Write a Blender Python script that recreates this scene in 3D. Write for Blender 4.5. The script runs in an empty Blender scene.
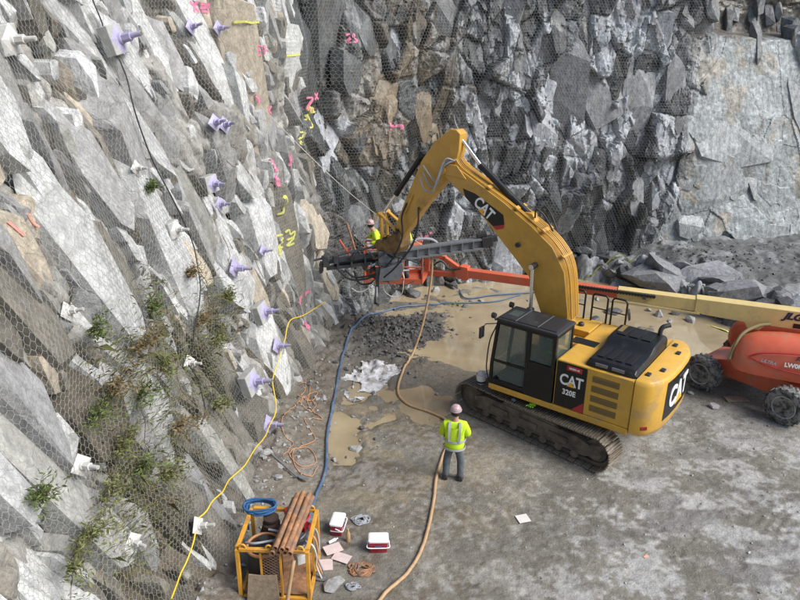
import bpy, bmesh, math, random
import numpy as np
from mathutils import Vector, Matrix

# ------------------------------------------------------------------ camera
scene = bpy.context.scene
COL = scene.collection
R_ = math.radians
pitch, roll = R_(21.5), R_(0.6)
right = Vector((1, 0, 0)); upv = Vector((0, math.sin(pitch), math.cos(pitch))); fwd = Vector((0, math.cos(pitch), -math.sin(pitch)))
rr = right*math.cos(roll) + upv*math.sin(roll); uu = -right*math.sin(roll) + upv*math.cos(roll)
cam_data = bpy.data.cameras.new('camera'); cam = bpy.data.objects.new('camera', cam_data); COL.objects.link(cam)
cam.matrix_world = Matrix(((rr.x, uu.x, -fwd.x, 0), (rr.y, uu.y, -fwd.y, 0), (rr.z, uu.z, -fwd.z, 9.4), (0, 0, 0, 1)))
cam_data.sensor_width = 36; cam_data.lens = 31.05; cam_data.clip_start = 0.1; cam_data.clip_end = 500
scene.camera = cam
# ------------------------------------------------------------------ overcast light
SUN_EL, SUN_AZ = R_(44), R_(112)          # azimuth clockwise from +Y
world = bpy.data.worlds.new('World'); scene.world = world; world.use_nodes = True
wn = world.node_tree.nodes; wl = world.node_tree.links
sky = wn.new('ShaderNodeTexSky'); sky.sky_type = 'NISHITA'; sky.sun_disc = False
sky.sun_elevation = SUN_EL; sky.sun_rotation = SUN_AZ
sky.air_density = 1.0; sky.dust_density = 1.4; sky.ozone_density = 0.6
bg = wn['Background']; bg.inputs['Strength'].default_value = 0.05
wl.new(sky.outputs[0], bg.inputs['Color'])
sd = bpy.data.lights.new('sun', 'SUN'); so = bpy.data.objects.new('sun', sd); COL.objects.link(so)
sd.energy = 1.5; sd.angle = R_(34); sd.color = (1.0, 0.975, 0.94)
sdir = Vector((math.sin(SUN_AZ)*math.cos(SUN_EL), math.cos(SUN_AZ)*math.cos(SUN_EL), math.sin(SUN_EL)))
so.rotation_euler = (-sdir).to_track_quat('-Z', 'Y').to_euler(); so.location = sdir*60
vs = scene.view_settings
scene.display_settings.display_device = 'sRGB'
vs.view_transform = 'Standard'; vs.look = 'None'; vs.gamma = 1; vs.use_curve_mapping = False; vs.exposure = 1.68

cy = scene.cycles; cy.max_bounces = 5; cy.diffuse_bounces = 2; cy.glossy_bounces = 2; cy.transmission_bounces = 3; cy.transparent_max_bounces = 6; cy.caustics_reflective = False; cy.caustics_refractive = False

# ------------------------------------------------------------------ numeric helpers
#NUM-BEGIN
def hsh(ix, iy, seed):
    a = (ix.astype(np.int64)*374761393 + iy.astype(np.int64)*668265263 + seed*974634777) & 0x7fffffff
    a = ((a ^ (a >> 13))*1274126177) & 0x7fffffff
    a = ((a ^ (a >> 15))*668265263) & 0x7fffffff
    a = a ^ (a >> 14)
    return (a & 0xffffff)/float(0xffffff)
def vnoise(x, y, seed=0):
    ix = np.floor(x); iy = np.floor(y); fx = x-ix; fy = y-iy
    fx = fx*fx*(3-2*fx); fy = fy*fy*(3-2*fy)
    a = hsh(ix, iy, seed); b = hsh(ix+1, iy, seed); c = hsh(ix, iy+1, seed); d = hsh(ix+1, iy+1, seed)
    return (a*(1-fx)+b*fx)*(1-fy)+(c*(1-fx)+d*fx)*fy
def fbm(x, y, seed=0, octs=4):
    s = 0; a = 1; t = 0
    for k in range(octs):
        s = s+a*vnoise(x*2**k+17.3*k, y*2**k-9.1*k, seed+k); t += a; a *= .5
    return s/t            # 0..1
def sstep(a, b, x):
    t = np.clip((x-a)/(b-a), 0, 1); return t*t*(3-2*t)
def facet(u, v, cw, ch, ang, seed, jit=.95):
    """irregular fracture blocks: returns four random numbers per block, local offset in metres, edge distance"""
    c, s = math.cos(ang), math.sin(ang)
    x = (c*u+s*v)/cw; y = (-s*u+c*v)/ch
    ix = np.floor(x); iy = np.floor(y)
    F1 = np.full(x.shape, 1e9); F2 = np.full(x.shape, 1e9)
    bi = np.zeros_like(x); bj = np.zeros_like(x); bx = np.zeros_like(x); by = np.zeros_like(x)
    for i in (-1, 0, 1):
        for j in (-1, 0, 1):
            gi = ix+i; gj = iy+j
            px = gi+.5+(hsh(gi, gj, seed)-.5)*jit; py = gj+.5+(hsh(gi, gj, seed+1)-.5)*jit
            d = np.hypot(x-px, y-py); m = d < F1
            F2 = np.where(m, F1, np.minimum(F2, d)); F1 = np.where(m, d, F1)
            bi = np.where(m, gi, bi); bj = np.where(m, gj, bj); bx = np.where(m, px, bx); by = np.where(m, py, by)
    rs = [hsh(bi, bj, seed+k) for k in (11, 12, 13, 14)]
    return rs, (x-bx)*cw, (y-by)*ch, (F2-F1)*.5*min(cw, ch)
BASE = np.array([(-4.2, -3), (-3.75, 4), (-3.55, 9.4), (-3.3, 12.1), (-3.0, 15.2), (-2.4, 17.4), (-2.2, 20.0), (-1.9, 21.8), (-0.9, 23.6),
                 (1.2, 25.6), (4, 26.4), (7.6, 27.4), (10.5, 27.9), (14, 28.1), (19, 29.3), (27, 31.5), (36, 33)])
def chaikin(p, n=3):
    for _ in range(n):
        q = np.empty((2*len(p), 2)); q[0] = p[0]; q[-1] = p[-1]
        q[1:-1:2] = p[:-1]*.75+p[1:]*.25; q[2:-1:2] = p[:-1]*.25+p[1:]*.75
        p = q
    return p
_b = chaikin(BASE); _s = np.concatenate([[0], np.cumsum(np.hypot(*np.diff(_b, axis=0).T))])
S_END = _s[-1]
_sg = np.linspace(0, S_END, 1200)
_bx = np.interp(_sg, _s, _b[:, 0]); _by = np.interp(_sg, _s, _b[:, 1])
_tx = np.gradient(_bx, _sg); _ty = np.gradient(_by, _sg)
_k = np.ones(41)/41
_pad = lambda a: np.convolve(np.pad(a, 20, 'edge'), _k, 'valid')
_tx = _pad(_tx); _ty = _pad(_ty); _l = np.hypot(_tx, _ty); _tx /= _l; _ty /= _l
def s_at_y(y): return float(np.interp(y, _by, _sg))
def s_at_x(x): return float(np.interp(x, _bx[_by > 21], _sg[_by > 21]))
S_CORNER = s_at_y(21.6)
def wall_frame(s):
    bx = np.interp(s, _sg, _bx); by = np.interp(s, _sg, _by)
    nx = np.interp(s, _sg, _ty); ny = -np.interp(s, _sg, _tx)       # towards the pit
    return bx, by, nx, ny
def wall_lean(s, z):
    y = np.interp(s, _sg, _by); x = np.interp(s, _sg, _bx)
    l = .26-.13*sstep(13, 20, y)-.02*sstep(22, 26, y)+.10*sstep(10.5, 14.5, x)
    return l*z
def slab_low(s, z): return .45*(fbm(s*.3, z*.3, 3, 3)-.5)
def wall_low(s, z): return 1.0*(fbm(s*.22, z*.22, 1, 3)-.5)
def wall_disp(s, z):
    """relief of the rock face in metres towards the pit"""
    y = np.interp(s, _sg, _by); x = np.interp(s, _sg, _bx)
    L = 1-sstep(S_CORNER-1.2, S_CORNER+.6, s)          # left face
    Rr = sstep(10.9, 11.9, x-.22*(z-5)+2.4*(fbm(s*.45, z*.45, 71)-.5))         # big slab at the right
    B = np.clip(1-L-Rr, 0, 1)
    ws = s+.16*(fbm(s*1.1, z*1.1, 5)-.5); wz = z+.2*(fbm(s*1.1, z*1.1, 6)-.5)
    # left: tall leaning slabs
    a = R_(10)
    r1, lx, ly, e1 = facet(ws, wz, 1.15, 3.0, a, 100)
    dl = wall_low(s, z)-.27+.22*(r1[0]-.5)+(r1[1]-.5)*.6*lx-.2*(1-sstep(.01, .10, e1))
    r2, lx, ly, e2 = facet(ws+.3, wz, .48, 1.25, a+.15, 200)
    dl += .22*(r2[0]-.5)+(r2[1]-.5)*.8*lx+(r2[2]-.5)*.30*ly-.16*(1-sstep(0, .06, e2))-.22*sstep(.18, .14, r2[0])
    r3, lx, ly, e3 = facet(ws, wz, .19, .42, a-.2, 300)
    k3 = .4+.9*(r2[3] > .55)
    dl += k3*(.055*(r3[0]-.5)+(r3[1]-.5)*.45*lx+(r3[2]-.5)*.18*ly-.03*(1-sstep(0, .02, e3)))
    cs = ws*math.cos(a)+wz*math.sin(a); cz = -ws*math.sin(a)+wz*math.cos(a)
    dl += .05*(fbm(cs*7, cz*1.1, 14, 3)-.5)
    # back: shattered, wet
    q1, lx, ly, f1 = facet(ws, wz, 2.0, 3.4, .2, 400)
    db = 1.1*(fbm(s*.25, z*.2, 2, 3)-.5)+.5*(q1[0]-.5)+(q1[1]-.5)*.6*lx+(q1[2]-.5)*.35*ly-.12*(1-sstep(0, .08, f1))
    q2, lx, ly, f2 = facet(ws, wz+.4, .85, 1.5, -.25, 500)
    db += .34*(q2[0]-.5)+(q2[1]-.5)*.7*lx+(q2[2]-.5)*.42*ly-.08*(1-sstep(0, .05, f2))
    q3, lx, ly, f3 = facet(ws, wz, .26, .62, .12, 600)
    k4 = .25+.6*(q2[3] > .5)
    db += k4*(.15*(q3[0]-.5)+(q3[1]-.5)*.9*lx+(q3[2]-.5)*.5*ly)
    q4, lx, ly, f4 = facet(ws, wz, .13, .22, -.4, 650)
    db += (q3[3] > .45)*(.05*(q4[0]-.5)+(q4[1]-.5)*.7*lx+(q4[2]-.5)*.6*ly)
    # right slab: large planes, few cracks
    p1, lx, ly, g1 = facet(ws, wz, 2.6, 3.4, .5, 700)
    dr = slab_low(s, z)-.10+.10*(p1[0]-.5)
    p2, lx, ly, g2 = facet(ws, wz, .9, .8, -.4, 800)
    kk = np.clip((p1[3]-.5)*3, 0, 1)+sstep(2.6, 1.2, z)
    dr += kk*(.16*(p2[0]-.5)+(p2[1]-.5)*.25*lx)*.6
    dr += .06*(fbm(s*2.2, z*2.2, 9)-.5)
    dr -= 1.5*sstep(9.15, 9.45, z+.4*(fbm(s*.8, z*.3, 31)-.5))-.5*sstep(9.8, 10.6, z)*fbm(s*1.2, z*2.5, 33)
    d = L*dl+B*db+Rr*dr+.035*(fbm(s*5, z*5, 8)-.5)
    toe = sstep(1.6, 0, z)
    d = d+.25*toe*L
    info = dict(L=L, B=B, R=Rr, r1=r1, r2=r2, r3=r3, q1=q1, q2=q2, q3=q3, p1=p1, p2=p2, x=x, y=y)
    return d, info
def wall_pos(s, z, d):
    bx, by, nx, ny = wall_frame(s); o = d-wall_lean(s, z)
    return np.stack([bx+nx*o, by+ny*o, z+0*s], -1)
def boxblur(a, r):
    for ax in (0, 1):
        p = np.pad(a, [(r+1, r) if k == ax else (0, 0) for k in (0, 1)], 'edge')
        c = np.cumsum(p, axis=ax)
        a = (np.take(c, range(2*r+1, c.shape[ax]), ax)-np.take(c, range(0, c.shape[ax]-2*r-1), ax))/(2*r+1)
    return a
def boxmax(a, r):
    for ax in (0, 1):
        p = np.pad(a, [(r, r) if k == ax else (0, 0) for k in (0, 1)], 'edge'); n = a.shape[ax]
        a = np.max(np.stack([np.take(p, range(k, k+n), ax) for k in range(2*r+1)]), 0)
    return a
# drape of the wire netting over the relief, tabulated on a 6 cm grid
NG = .06
PINS = []
_ns = np.arange(2, S_END, NG); _nz = np.arange(-.6, 13.2, NG)
def build_drape():
    d = RELIEF
    m = boxblur(boxmax(d, 4), 5)
    m = np.maximum(m, boxblur(d, 1)+.03)
    m = boxblur(m, 1)+.02
    for (s, z) in PINS:                      # bolts pull the netting in
        i0, i1 = int((s-.8-_ns[0])/NG), int((s+.8-_ns[0])/NG); j0, j1 = int((z-.8-_nz[0])/NG), int((z+.8-_nz[0])/NG)
        G1, G2 = np.meshgrid(_ns[i0:i1], _nz[j0:j1], indexing='ij'); w = .8*np.exp(-((G1-s)**2+(G2-z)**2)/.20**2)
        m[i0:i1, j0:j1] = m[i0:i1, j0:j1]*(1-w)+(boxblur(d, 1)[i0:i1, j0:j1]+.015)*w
    return m
def bilerp(T, s, z):
    a = np.clip((s-_ns[0])/NG, 0, T.shape[0]-1.001); b = np.clip((z-_nz[0])/NG, 0, T.shape[1]-1.001)
    i = a.astype(int); j = b.astype(int); a = a-i; b = b-j
    return (T[i, j]*(1-a)+T[i+1, j]*a)*(1-b)+(T[i, j+1]*(1-a)+T[i+1, j+1]*a)*b
def gauss(x, y, cx, cy, sx, sy): return np.exp(-((x-cx)/sx)**2-((y-cy)/sy)**2)
def ground_h(x, y):
    h = .16*(fbm(x*.35, y*.35, 40, 3)-.5)+.07*(fbm(x*1.7, y*1.7, 44, 4)-.5)+.045*(fbm(x*6, y*6, 48, 4)-.5)
    # basin that holds the brown water
    edge = 17.9+.35*(x-1)*0+1.2*(fbm(x*.35, y*.2, 52, 3)-.5)*2-.12*np.clip(x-6, 0, 9)
    pud = sstep(0, 1.8, y-edge)*sstep(-3.2, -1.2, x)*(1-.25*sstep(9.5, 13, x))
    h = h-.17*pud+.36*pud*(fbm(x*.75, y*1.2, 58, 4)-.42)
    h = h-.12*sstep(.50, .64, fbm(x*.55+3, y*.5, 63, 4))*np.clip(gauss(x, y, .0, 15.6, 2.8, 3.0)*1.6, 0, 1)
    # dark muck heap below the drill
    muck = gauss(x, y, -.55, 20.6, 1.4, 1.9)+.6*gauss(x, y, .9, 21.2, 1.0, 1.0)+.35*gauss(x, y, 0.5, 18.9, .9, .7)
    r, lx, ly, e = facet(x, y, .20, .17, .4, 900)
    cl_, c1, c2, ce = facet(x, y, .13, .11, .9, 930)
    h = h+.035*(cl_[0]-.4)*(cl_[1] > .6)*sstep(.5, .62, fbm(x*.8, y*.8, 59, 3))
    h = h+muck*(.23+.13*(r[0]-.3))
    # toe of the left face: rising spoil
    bx = np.interp(y, _by[_by < 21.5], _bx[_by < 21.5])
    toe = sstep(1.5, 0, x-bx)
    h = h+toe*(.28+.25*(fbm(x*1.3, y*1.3, 61)-.4)+.14*(r[1]-.5)*(r[2] > .5))
    # flat pad below the machines
    pad = np.maximum(gauss(x, y, 4.1, 15.6, 2.6, 2.2), gauss(x, y, 10, 17, 2.2, 2.2))
    h = h*(1-.9*np.clip(pad*1.6, 0, 1))
    # ripped tyre and crawler prints in the lower right
    for (cx, cy, rad, wid, a0, a1) in TREADS:
        q = np.hypot(x-cx, y-cy); an = np.arctan2(y-cy, x-cx)
        band = sstep(wid, wid*.6, np.abs(q-rad))*sstep(a0, a0+.25, an)*sstep(a1, a1-.25, an)*sstep(.36, .62, fbm(x*.9, y*.9, 57, 4))
        h = h+band*(.007*np.sin((q+.12*fbm(x*2, y*2, 56, 2))*2*math.pi/.19)+.03*(np.abs(q-rad) > wid*.85)*.3)
    for (cx, cy) in STAND: 
        g = np.clip(gauss(x, y, cx, cy, .55, .55)*1.6, 0, 1); h = h*(1-g)
    return h
TREADS = [(9.6, 9.4, 2.6, .65, 1.3, 2.7), (9.0, 7.2, 2.2, .6, .8, 2.2), (5.4, 5.8, 5.0, .45, .7, 1.5), (12.6, 11.6, 3.2, .6, 2.0, 3.1), (2.0, 6.8, 3.6, .4, .2, 1.1)]
STAND = [(1.23, 12.98), (-1.23, 11.2), (-.37, 10.65), (-2.15, 9.9), (-2.1, 10.5), (-1.5, 10.2), (-1.6, 9.6)]
#NUM-END

# ------------------------------------------------------------------ materials
def mat(name, color=(.5, .5, .5), rough=.6, metal=0, noise=0, nscale=6, bump=0, bscale=30, dirt=None, dirt_amt=0, dirt_scale=2.5, spec=.5, attr=None, coat=0, trans=0, alpha=1, rough_var=0, coords='Object', sub=0):
    m = bpy.data.materials.new(name); m.use_nodes = True
    N = m.node_tree.nodes; L = m.node_tree.links; b = N['Principled BSDF']
    b.inputs['Roughness'].default_value = rough; b.inputs['Metallic'].default_value = metal
    b.inputs['Specular IOR Level'].default_value = spec
    if coat: b.inputs['Coat Weight'].default_value = coat; b.inputs['Coat Roughness'].default_value = .12
    if trans: b.inputs['Transmission Weight'].default_value = trans
    b.inputs['Alpha'].default_value = alpha
    tc = N.new('ShaderNodeTexCoord'); vec = tc.outputs[coords]
    if attr:
        c = N.new('ShaderNodeAttribute'); c.attribute_name = attr; out = c.outputs['Color']
    else:
        c = N.new('ShaderNodeRGB'); c.outputs[0].default_value = (*color, 1); out = c.outputs[0]
    def ntex(scale, detail=6, rough_=.6):
        t = N.new('ShaderNodeTexNoise'); t.inputs['Scale'].default_value = scale; t.inputs['Detail'].default_value = min(detail, 5); t.inputs['Roughness'].default_value = rough_
        L.new(vec, t.inputs['Vector']); return t.outputs['Fac']
    def mrange(x, a, b_, c_, d_):
        t = N.new('ShaderNodeMapRange'); t.inputs[1].default_value = a; t.inputs[2].default_value = b_; t.inputs[3].default_value = c_; t.inputs[4].default_value = d_
        L.new(x, t.inputs[0]); return t.outputs[0]
    if noise:
        f = mrange(ntex(nscale), .3, .7, 1-noise, 1+noise)
        mx = N.new('ShaderNodeVectorMath'); mx.operation = 'SCALE'; L.new(out, mx.inputs[0]); L.new(f, mx.inputs['Scale']); out = mx.outputs[0]
    if dirt:
        f = mrange(ntex(dirt_scale, 8, .65), .62-.35*dirt_amt, .72-.2*dirt_amt, 0, min(1, .35+dirt_amt))
        mx = N.new('ShaderNodeMix'); mx.data_type = 'RGBA'; L.new(f, mx.inputs['Factor']); L.new(out, mx.inputs['A']); mx.inputs['B'].default_value = (*dirt, 1); out = mx.outputs['Result']
        L.new(mrange(f, 0, 1, rough, .9), b.inputs['Roughness'])
    elif rough_var:
        L.new(mrange(ntex(nscale*.4), .35, .65, max(.03, rough-rough_var), min(1, rough+rough_var)), b.inputs['Roughness'])
    L.new(out, b.inputs['Base Color'])
    if bump:
        bp = N.new('ShaderNodeBump'); bp.inputs['Strength'].default_value = bump; bp.inputs['Distance'].default_value = .03
        L.new(ntex(bscale, 8, .65), bp.inputs['Height']); L.new(bp.outputs[0], b.inputs['Normal'])
    return m
MUD = (.21, .18, .14)
def rock_mat(name, rough, spec, vary, crack, wet):
    m = bpy.data.materials.new(name); m.use_nodes = True; N = m.node_tree.nodes; L = m.node_tree.links; b = N['Principled BSDF']
    b.inputs['Specular IOR Level'].default_value = spec
    tc = N.new('ShaderNodeTexCoord'); at = N.new('ShaderNodeAttribute'); at.attribute_name = 'rock_colour'
    def nz(sc, det, vec, ro=.62):
        t = N.new('ShaderNodeTexNoise'); t.inputs['Scale'].default_value = sc; t.inputs['Detail'].default_value = det; t.inputs['Roughness'].default_value = ro; L.new(vec, t.inputs['Vector']); return t
    def mr(x, a, b_, c, d):
        t = N.new('ShaderNodeMapRange'); L.new(x, t.inputs[0])
        for i, v in enumerate((a, b_, c, d)): t.inputs[i+1].default_value = v
        return t.outputs[0]
    def ma(op, x, y):
        t = N.new('ShaderNodeMath'); t.operation = op
        for i, v in enumerate((x, y)):
            if isinstance(v, (int, float)): t.inputs[i].default_value = v
            else: L.new(v, t.inputs[i])
        return t.outputs[0]
    P = tc.outputs['Object']
    warp = nz(1.7, 2, P); wv = N.new('ShaderNodeVectorMath'); wv.operation = 'MULTIPLY_ADD'; L.new(warp.outputs['Color'], wv.inputs[0]); wv.inputs[1].default_value = (.5, .5, .5); L.new(P, wv.inputs[2])
    st = N.new('ShaderNodeMapping'); st.inputs['Scale'].default_value = (1, 1, .22); st.inputs['Rotation'].default_value = (.25, .1, 0); L.new(wv.outputs[0], st.inputs[0])
    a = nz(6, 5, P).outputs['Fac']; s2 = nz(6, 4, st.outputs[0]).outputs['Fac']; c = nz(30, 3, P).outputs['Fac']
    def vor(sc, vec):
        v = N.new('ShaderNodeTexVoronoi'); v.feature = 'DISTANCE_TO_EDGE'; v.inputs['Scale'].default_value = sc; L.new(vec, v.inputs['Vector']); return v.outputs['Distance']
    st2 = N.new('ShaderNodeMapping'); st2.inputs['Scale'].default_value = (1, 1, .45); st2.inputs['Rotation'].default_value = (.2, -.15, .4); L.new(wv.outputs[0], st2.inputs[0])
    crk = mr(vor(1.9, st2.outputs[0]), 0, .022, 1-crack, 1)
    f = ma('MULTIPLY', ma('MULTIPLY', mr(a, .3, .7, 1-vary, 1+vary), mr(s2, .32, .68, 1-vary*.9, 1+vary*.6)), ma('MULTIPLY', mr(c, .3, .7, 1-vary*.5, 1+vary*.5), mr(crk, 0, 1, .45, 1)))
    sc = N.new('ShaderNodeVectorMath'); sc.operation = 'SCALE'; L.new(at.outputs['Color'], sc.inputs[0]); L.new(f, sc.inputs['Scale'])
    # thin ochre and soot staining with shapes of their own
    mx = N.new('ShaderNodeMix'); mx.data_type = 'RGBA'; L.new(mr(nz(1.3, 5, st.outputs[0], .7).outputs['Fac'], .56, .72, 0, .55), mx.inputs['Factor']); L.new(sc.outputs[0], mx.inputs['A']); mx.inputs['B'].default_value = (.135, .11, .08, 1)
    L.new(mx.outputs['Result'], b.inputs['Base Color'])
    L.new(mr(nz(1.1, 2, P).outputs['Fac'], .35, .65, rough-wet, rough), b.inputs['Roughness'])
    h = ma('ADD', ma('ADD', ma('MULTIPLY', a, .35), ma('MULTIPLY', s2, .7)), ma('ADD', ma('MULTIPLY', c, .22), ma('MULTIPLY', crk, .25)))
    bp = N.new('ShaderNodeBump'); bp.inputs['Strength'].default_value = .9; bp.inputs['Distance'].default_value = .045; L.new(h, bp.inputs['Height']); L.new(bp.outputs[0], b.inputs['Normal'])
    return m
M = dict(
    rock_left=rock_mat('rock_left', .85, .3, .26, .38, .15),
    rock_back=rock_mat('rock_back', .60, .42, .36, .4, .34),
    ground=mat('mud', attr='rock_colour', rough=.40, noise=.2, nscale=12, bump=.8, bscale=24, rough_var=.3, spec=.4),
    water=mat('silty_water', (.33, .265, .165), rough=.05, noise=.2, nscale=.8, bump=.03, bscale=4, spec=.8),
    net=mat('galvanised_wire', (.34, .35, .345), rough=.5, metal=.3, noise=.2),
    net_back=mat('weathered_wire', (.28, .285, .275), rough=.55, metal=.3, noise=.2),
)
# ------------------------------------------------------------------ mesh helpers
def link(name, me, m=None, parent=None, loc=None, rot=None):
    o = bpy.data.objects.new(name, me); COL.objects.link(o)
    if m is not None and not me.materials: me.materials.append(M[m] if isinstance(m, str) else m)
    if parent: o.parent = parent
    if loc is not None: o.location = loc
    if rot is not None: o.rotation_euler = rot
    return o
def tag(o, label=None, cat=None, group=None, kind=None):
    if label: o['label'] = label
    if cat: o['category'] = cat
    if group: o['group'] = group
    if kind: o['kind'] = kind
    return o
def empty(name, loc=(0, 0, 0), rz=0):
    o = bpy.data.objects.new(name, None); COL.objects.link(o); o.location = loc; o.rotation_euler = (0, 0, rz); o.empty_display_size = .2
    return o
def np_mesh(name, V, Q, smooth=False, col=None):
    """numpy mesh; Q is (n,3) or (n,4)"""
    me = bpy.data.meshes.new(name); k = Q.shape[1]
    me.vertices.add(len(V)); me.vertices.foreach_set('co', np.ascontiguousarray(V, dtype=np.float32).ravel())
    me.loops.add(Q.size); me.loops.foreach_set('vertex_index', np.ascontiguousarray(Q, dtype=np.int32).ravel())
    me.polygons.add(len(Q)); me.polygons.foreach_set('loop_start', np.arange(0, Q.size, k, dtype=np.int32))
    try: me.polygons.foreach_set('loop_total', np.full(len(Q), k, dtype=np.int32))
    except Exception: pass
    me.update(calc_edges=True)
    me.polygons.foreach_set('use_smooth', np.full(len(Q), smooth, dtype=bool))
    if col is not None:
        a = me.color_attributes.new('rock_colour', 'FLOAT_COLOR', 'POINT')
        a.data.foreach_set('color', np.concatenate([col, np.ones((len(col), 1))], 1).astype(np.float32).ravel())
    me.validate(); return me
def grid_faces(nu, nv, flip=False):
    i, j = np.meshgrid(np.arange(nu-1), np.arange(nv-1), indexing='ij'); a = (i*nv+j).ravel()
    q = np.stack([a, a+nv, a+nv+1, a+1], 1)
    return q[:, ::-1] if flip else q
def wires(A, B, r):
    """three-sided wires between points A and B (n,3)"""
    d = B-A; l = np.linalg.norm(d, axis=1, keepdims=True); d = d/np.maximum(l, 1e-6)
    up = np.where(np.abs(d[:, 2:3]) > .9, np.array([[1., 0, 0]]), np.array([[0, 0, 1.]]))
    x = np.cross(d, up); x /= np.linalg.norm(x, axis=1, keepdims=True); y = np.cross(d, x)
    V = []
    for P in (A, B):
        for k in range(3):
            an = k*2.0944+.5; V.append(P+r*(math.cos(an)*x+math.sin(an)*y))
    V = np.stack(V, 1).reshape(-1, 3); b = (np.arange(len(A))*6)[:, None]
    Q = np.concatenate([b+np.array([[k, (k+1) % 3, 3+(k+1) % 3, 3+k]]) for k in range(3)], 0)
    return V, Q

# ------------------------------------------------------------------ places on the rock face, in metres (along the face, height)
YROPE = [(23.14, 1.42), (20.96, 1.86), (19.87, 2.09), (19.16, 1.60), (18.18, 0.97), (17.14, 0.63), (14.68, 1.09), (13.10, 1.52), (12.55, 1.35), (12.06, 1.07), (11.35, 1.05)]
BCABLE = [(16.37, 9.90), (16.37, 8.97), (15.99, 8.12), (16.10, 7.20), (16.27, 6.50), (16.54, 5.52), (16.48, 4.91), (15.77, 3.87), (14.96, 2.95), (14.25, 2.40)]
BOLTS = [
 ((13.70, 9.18), 'white', .34, 'big white rock bolt plate at the top left corner of the left face', True), ((16.54, 9.14), 'purple', 0.41, 'lavender bolt plate on a square mortar pad beside the black cable', True),
 ((18.94, 9.38), 'purple', 0.27, 'left one of the two small lavender bolts high on the left face'), ((19.70, 9.36), 'purple', 0.27, 'right one of the two small lavender bolts high on the left face'),
 ((18.61, 7.39), 'purple', 0.30, 'left one of the close pair of lavender bolts below the high pair'), ((18.89, 7.31), 'purple', 0.30, 'right one of the close pair of lavender bolts below the high pair'),
 ((15.50, 6.97), 'white', .22, 'white rock bolt left of the black cable in the upper left face'), ((18.12, 6.12), 'purple', 0.30, 'lavender bolt on a grey mortar pad right of the black cable', True),
 ((18.28, 5.62), 'purple', 0.27, 'lavender bolt just below the one on the grey pad'), ((16.05, 5.67), 'white', .26, 'white rock bolt on a pad touching the black cable midway', True), ((19.49, 4.16), 'purple', 0.24, 'slim lavender bolt nearest the yellow scribble'),
 ((17.96, 4.22), 'purple', 0.38, 'lavender diamond bolt plate left of the slim bolt'), ((18.94, 2.72), 'purple', 0.38, 'lavender diamond bolt plate above the yellow rope bend', True), ((12.28, 5.48), 'white', .24, 'white rock bolt in the middle of the near netting, above the shrubs'),
 ((15.23, 3.17), 'white', .26, 'white rock bolt low beside the black cable'), ((17.08, 1.79), 'purple', 0.41, 'lavender diamond bolt plate low on the face, left of the yellow rope', True), ((19.16, 1.71), 'purple', 0.35, 'lavender bolt plate crossed by the yellow rope at its upper bend'),
 ((11.08, 3.68), 'white', .27, 'white diamond bolt plate nearest the camera, beside the big pale slab'), ((11.41, 2.09), 'white', .24, 'white diamond bolt plate lowest on the near face, left of the yellow rope'), ((12.66, 1.38), 'white', .28, 'white diamond bolt plate crossed by the yellow rope near the crate'), ((17.30, 0.55), 'purple', 0.38, 'lavender diamond bolt plate lowest of all, where the yellow rope meets the ground')]
SPRAY = [
 (19.32, 9.69, 'x=', .16, .22, 'pink', .06), (20.74, 8.76, 'E19-43', .14, .20, 'pink', .035), (21.12, 8.39, '|', .12, .28, 'pink', .06), (20.58, 7.64, '|', .1, .2, 'pink', .06), (21.12, 7.30, 'x', .22, .2, 'pink', .05),
 (24.83, 7.02, 'z', .16, .36, 'pink', .06), (25.11, 7.29, 'x', .16, .2, 'pink', .06), (26.42, 8.97, '23', .12, .24, 'pink', .05), (27.95, 6.10, 'b', .42, .24, 'pink', .10), (20.85, 5.90, '=', .28, .35, 'pink', .09), (20.85, 5.51, '|', .15, .3, 'pink', .08), (22.11, 5.84, 'b', .45, .28, 'pink', .12),
 (21.18, 2.04, '--', .5, .2, 'pink', .09), (21.34, 1.24, 'x', .22, .2, 'pink', .11), (29.26, 1.74, 'b', .7, .3, 'pink', .14),
 (12.55, 6.67, '|', .05, .22, 'coral', .035, -.5), (12.39, 7.19, '|', .05, .22, 'coral', .035, -.5), (12.06, 6.69, '|', .05, .22, 'coral', .035, -.5),
 (20.52, 3.99, 'zs', .40, .26, 'lime', .05), (20.30, 3.82, 'E2z', .30, .18, 'lime', .05), (24.83, 6.46, 's', .35, .6, 'lime', .05), (24.45, 6.01, 'z', .3, .35, 'lime', .05), (22.76, 8.62, '-', 1.2, .1, 'lime', .06), (24.83, 6.70, 's', .2, .4, 'lime', .04), (20.85, 4.75, 's', .2, .5, 'lime', .05), (20.09, 9.45, '-', .7, .1, 'lime', .05)]
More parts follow.
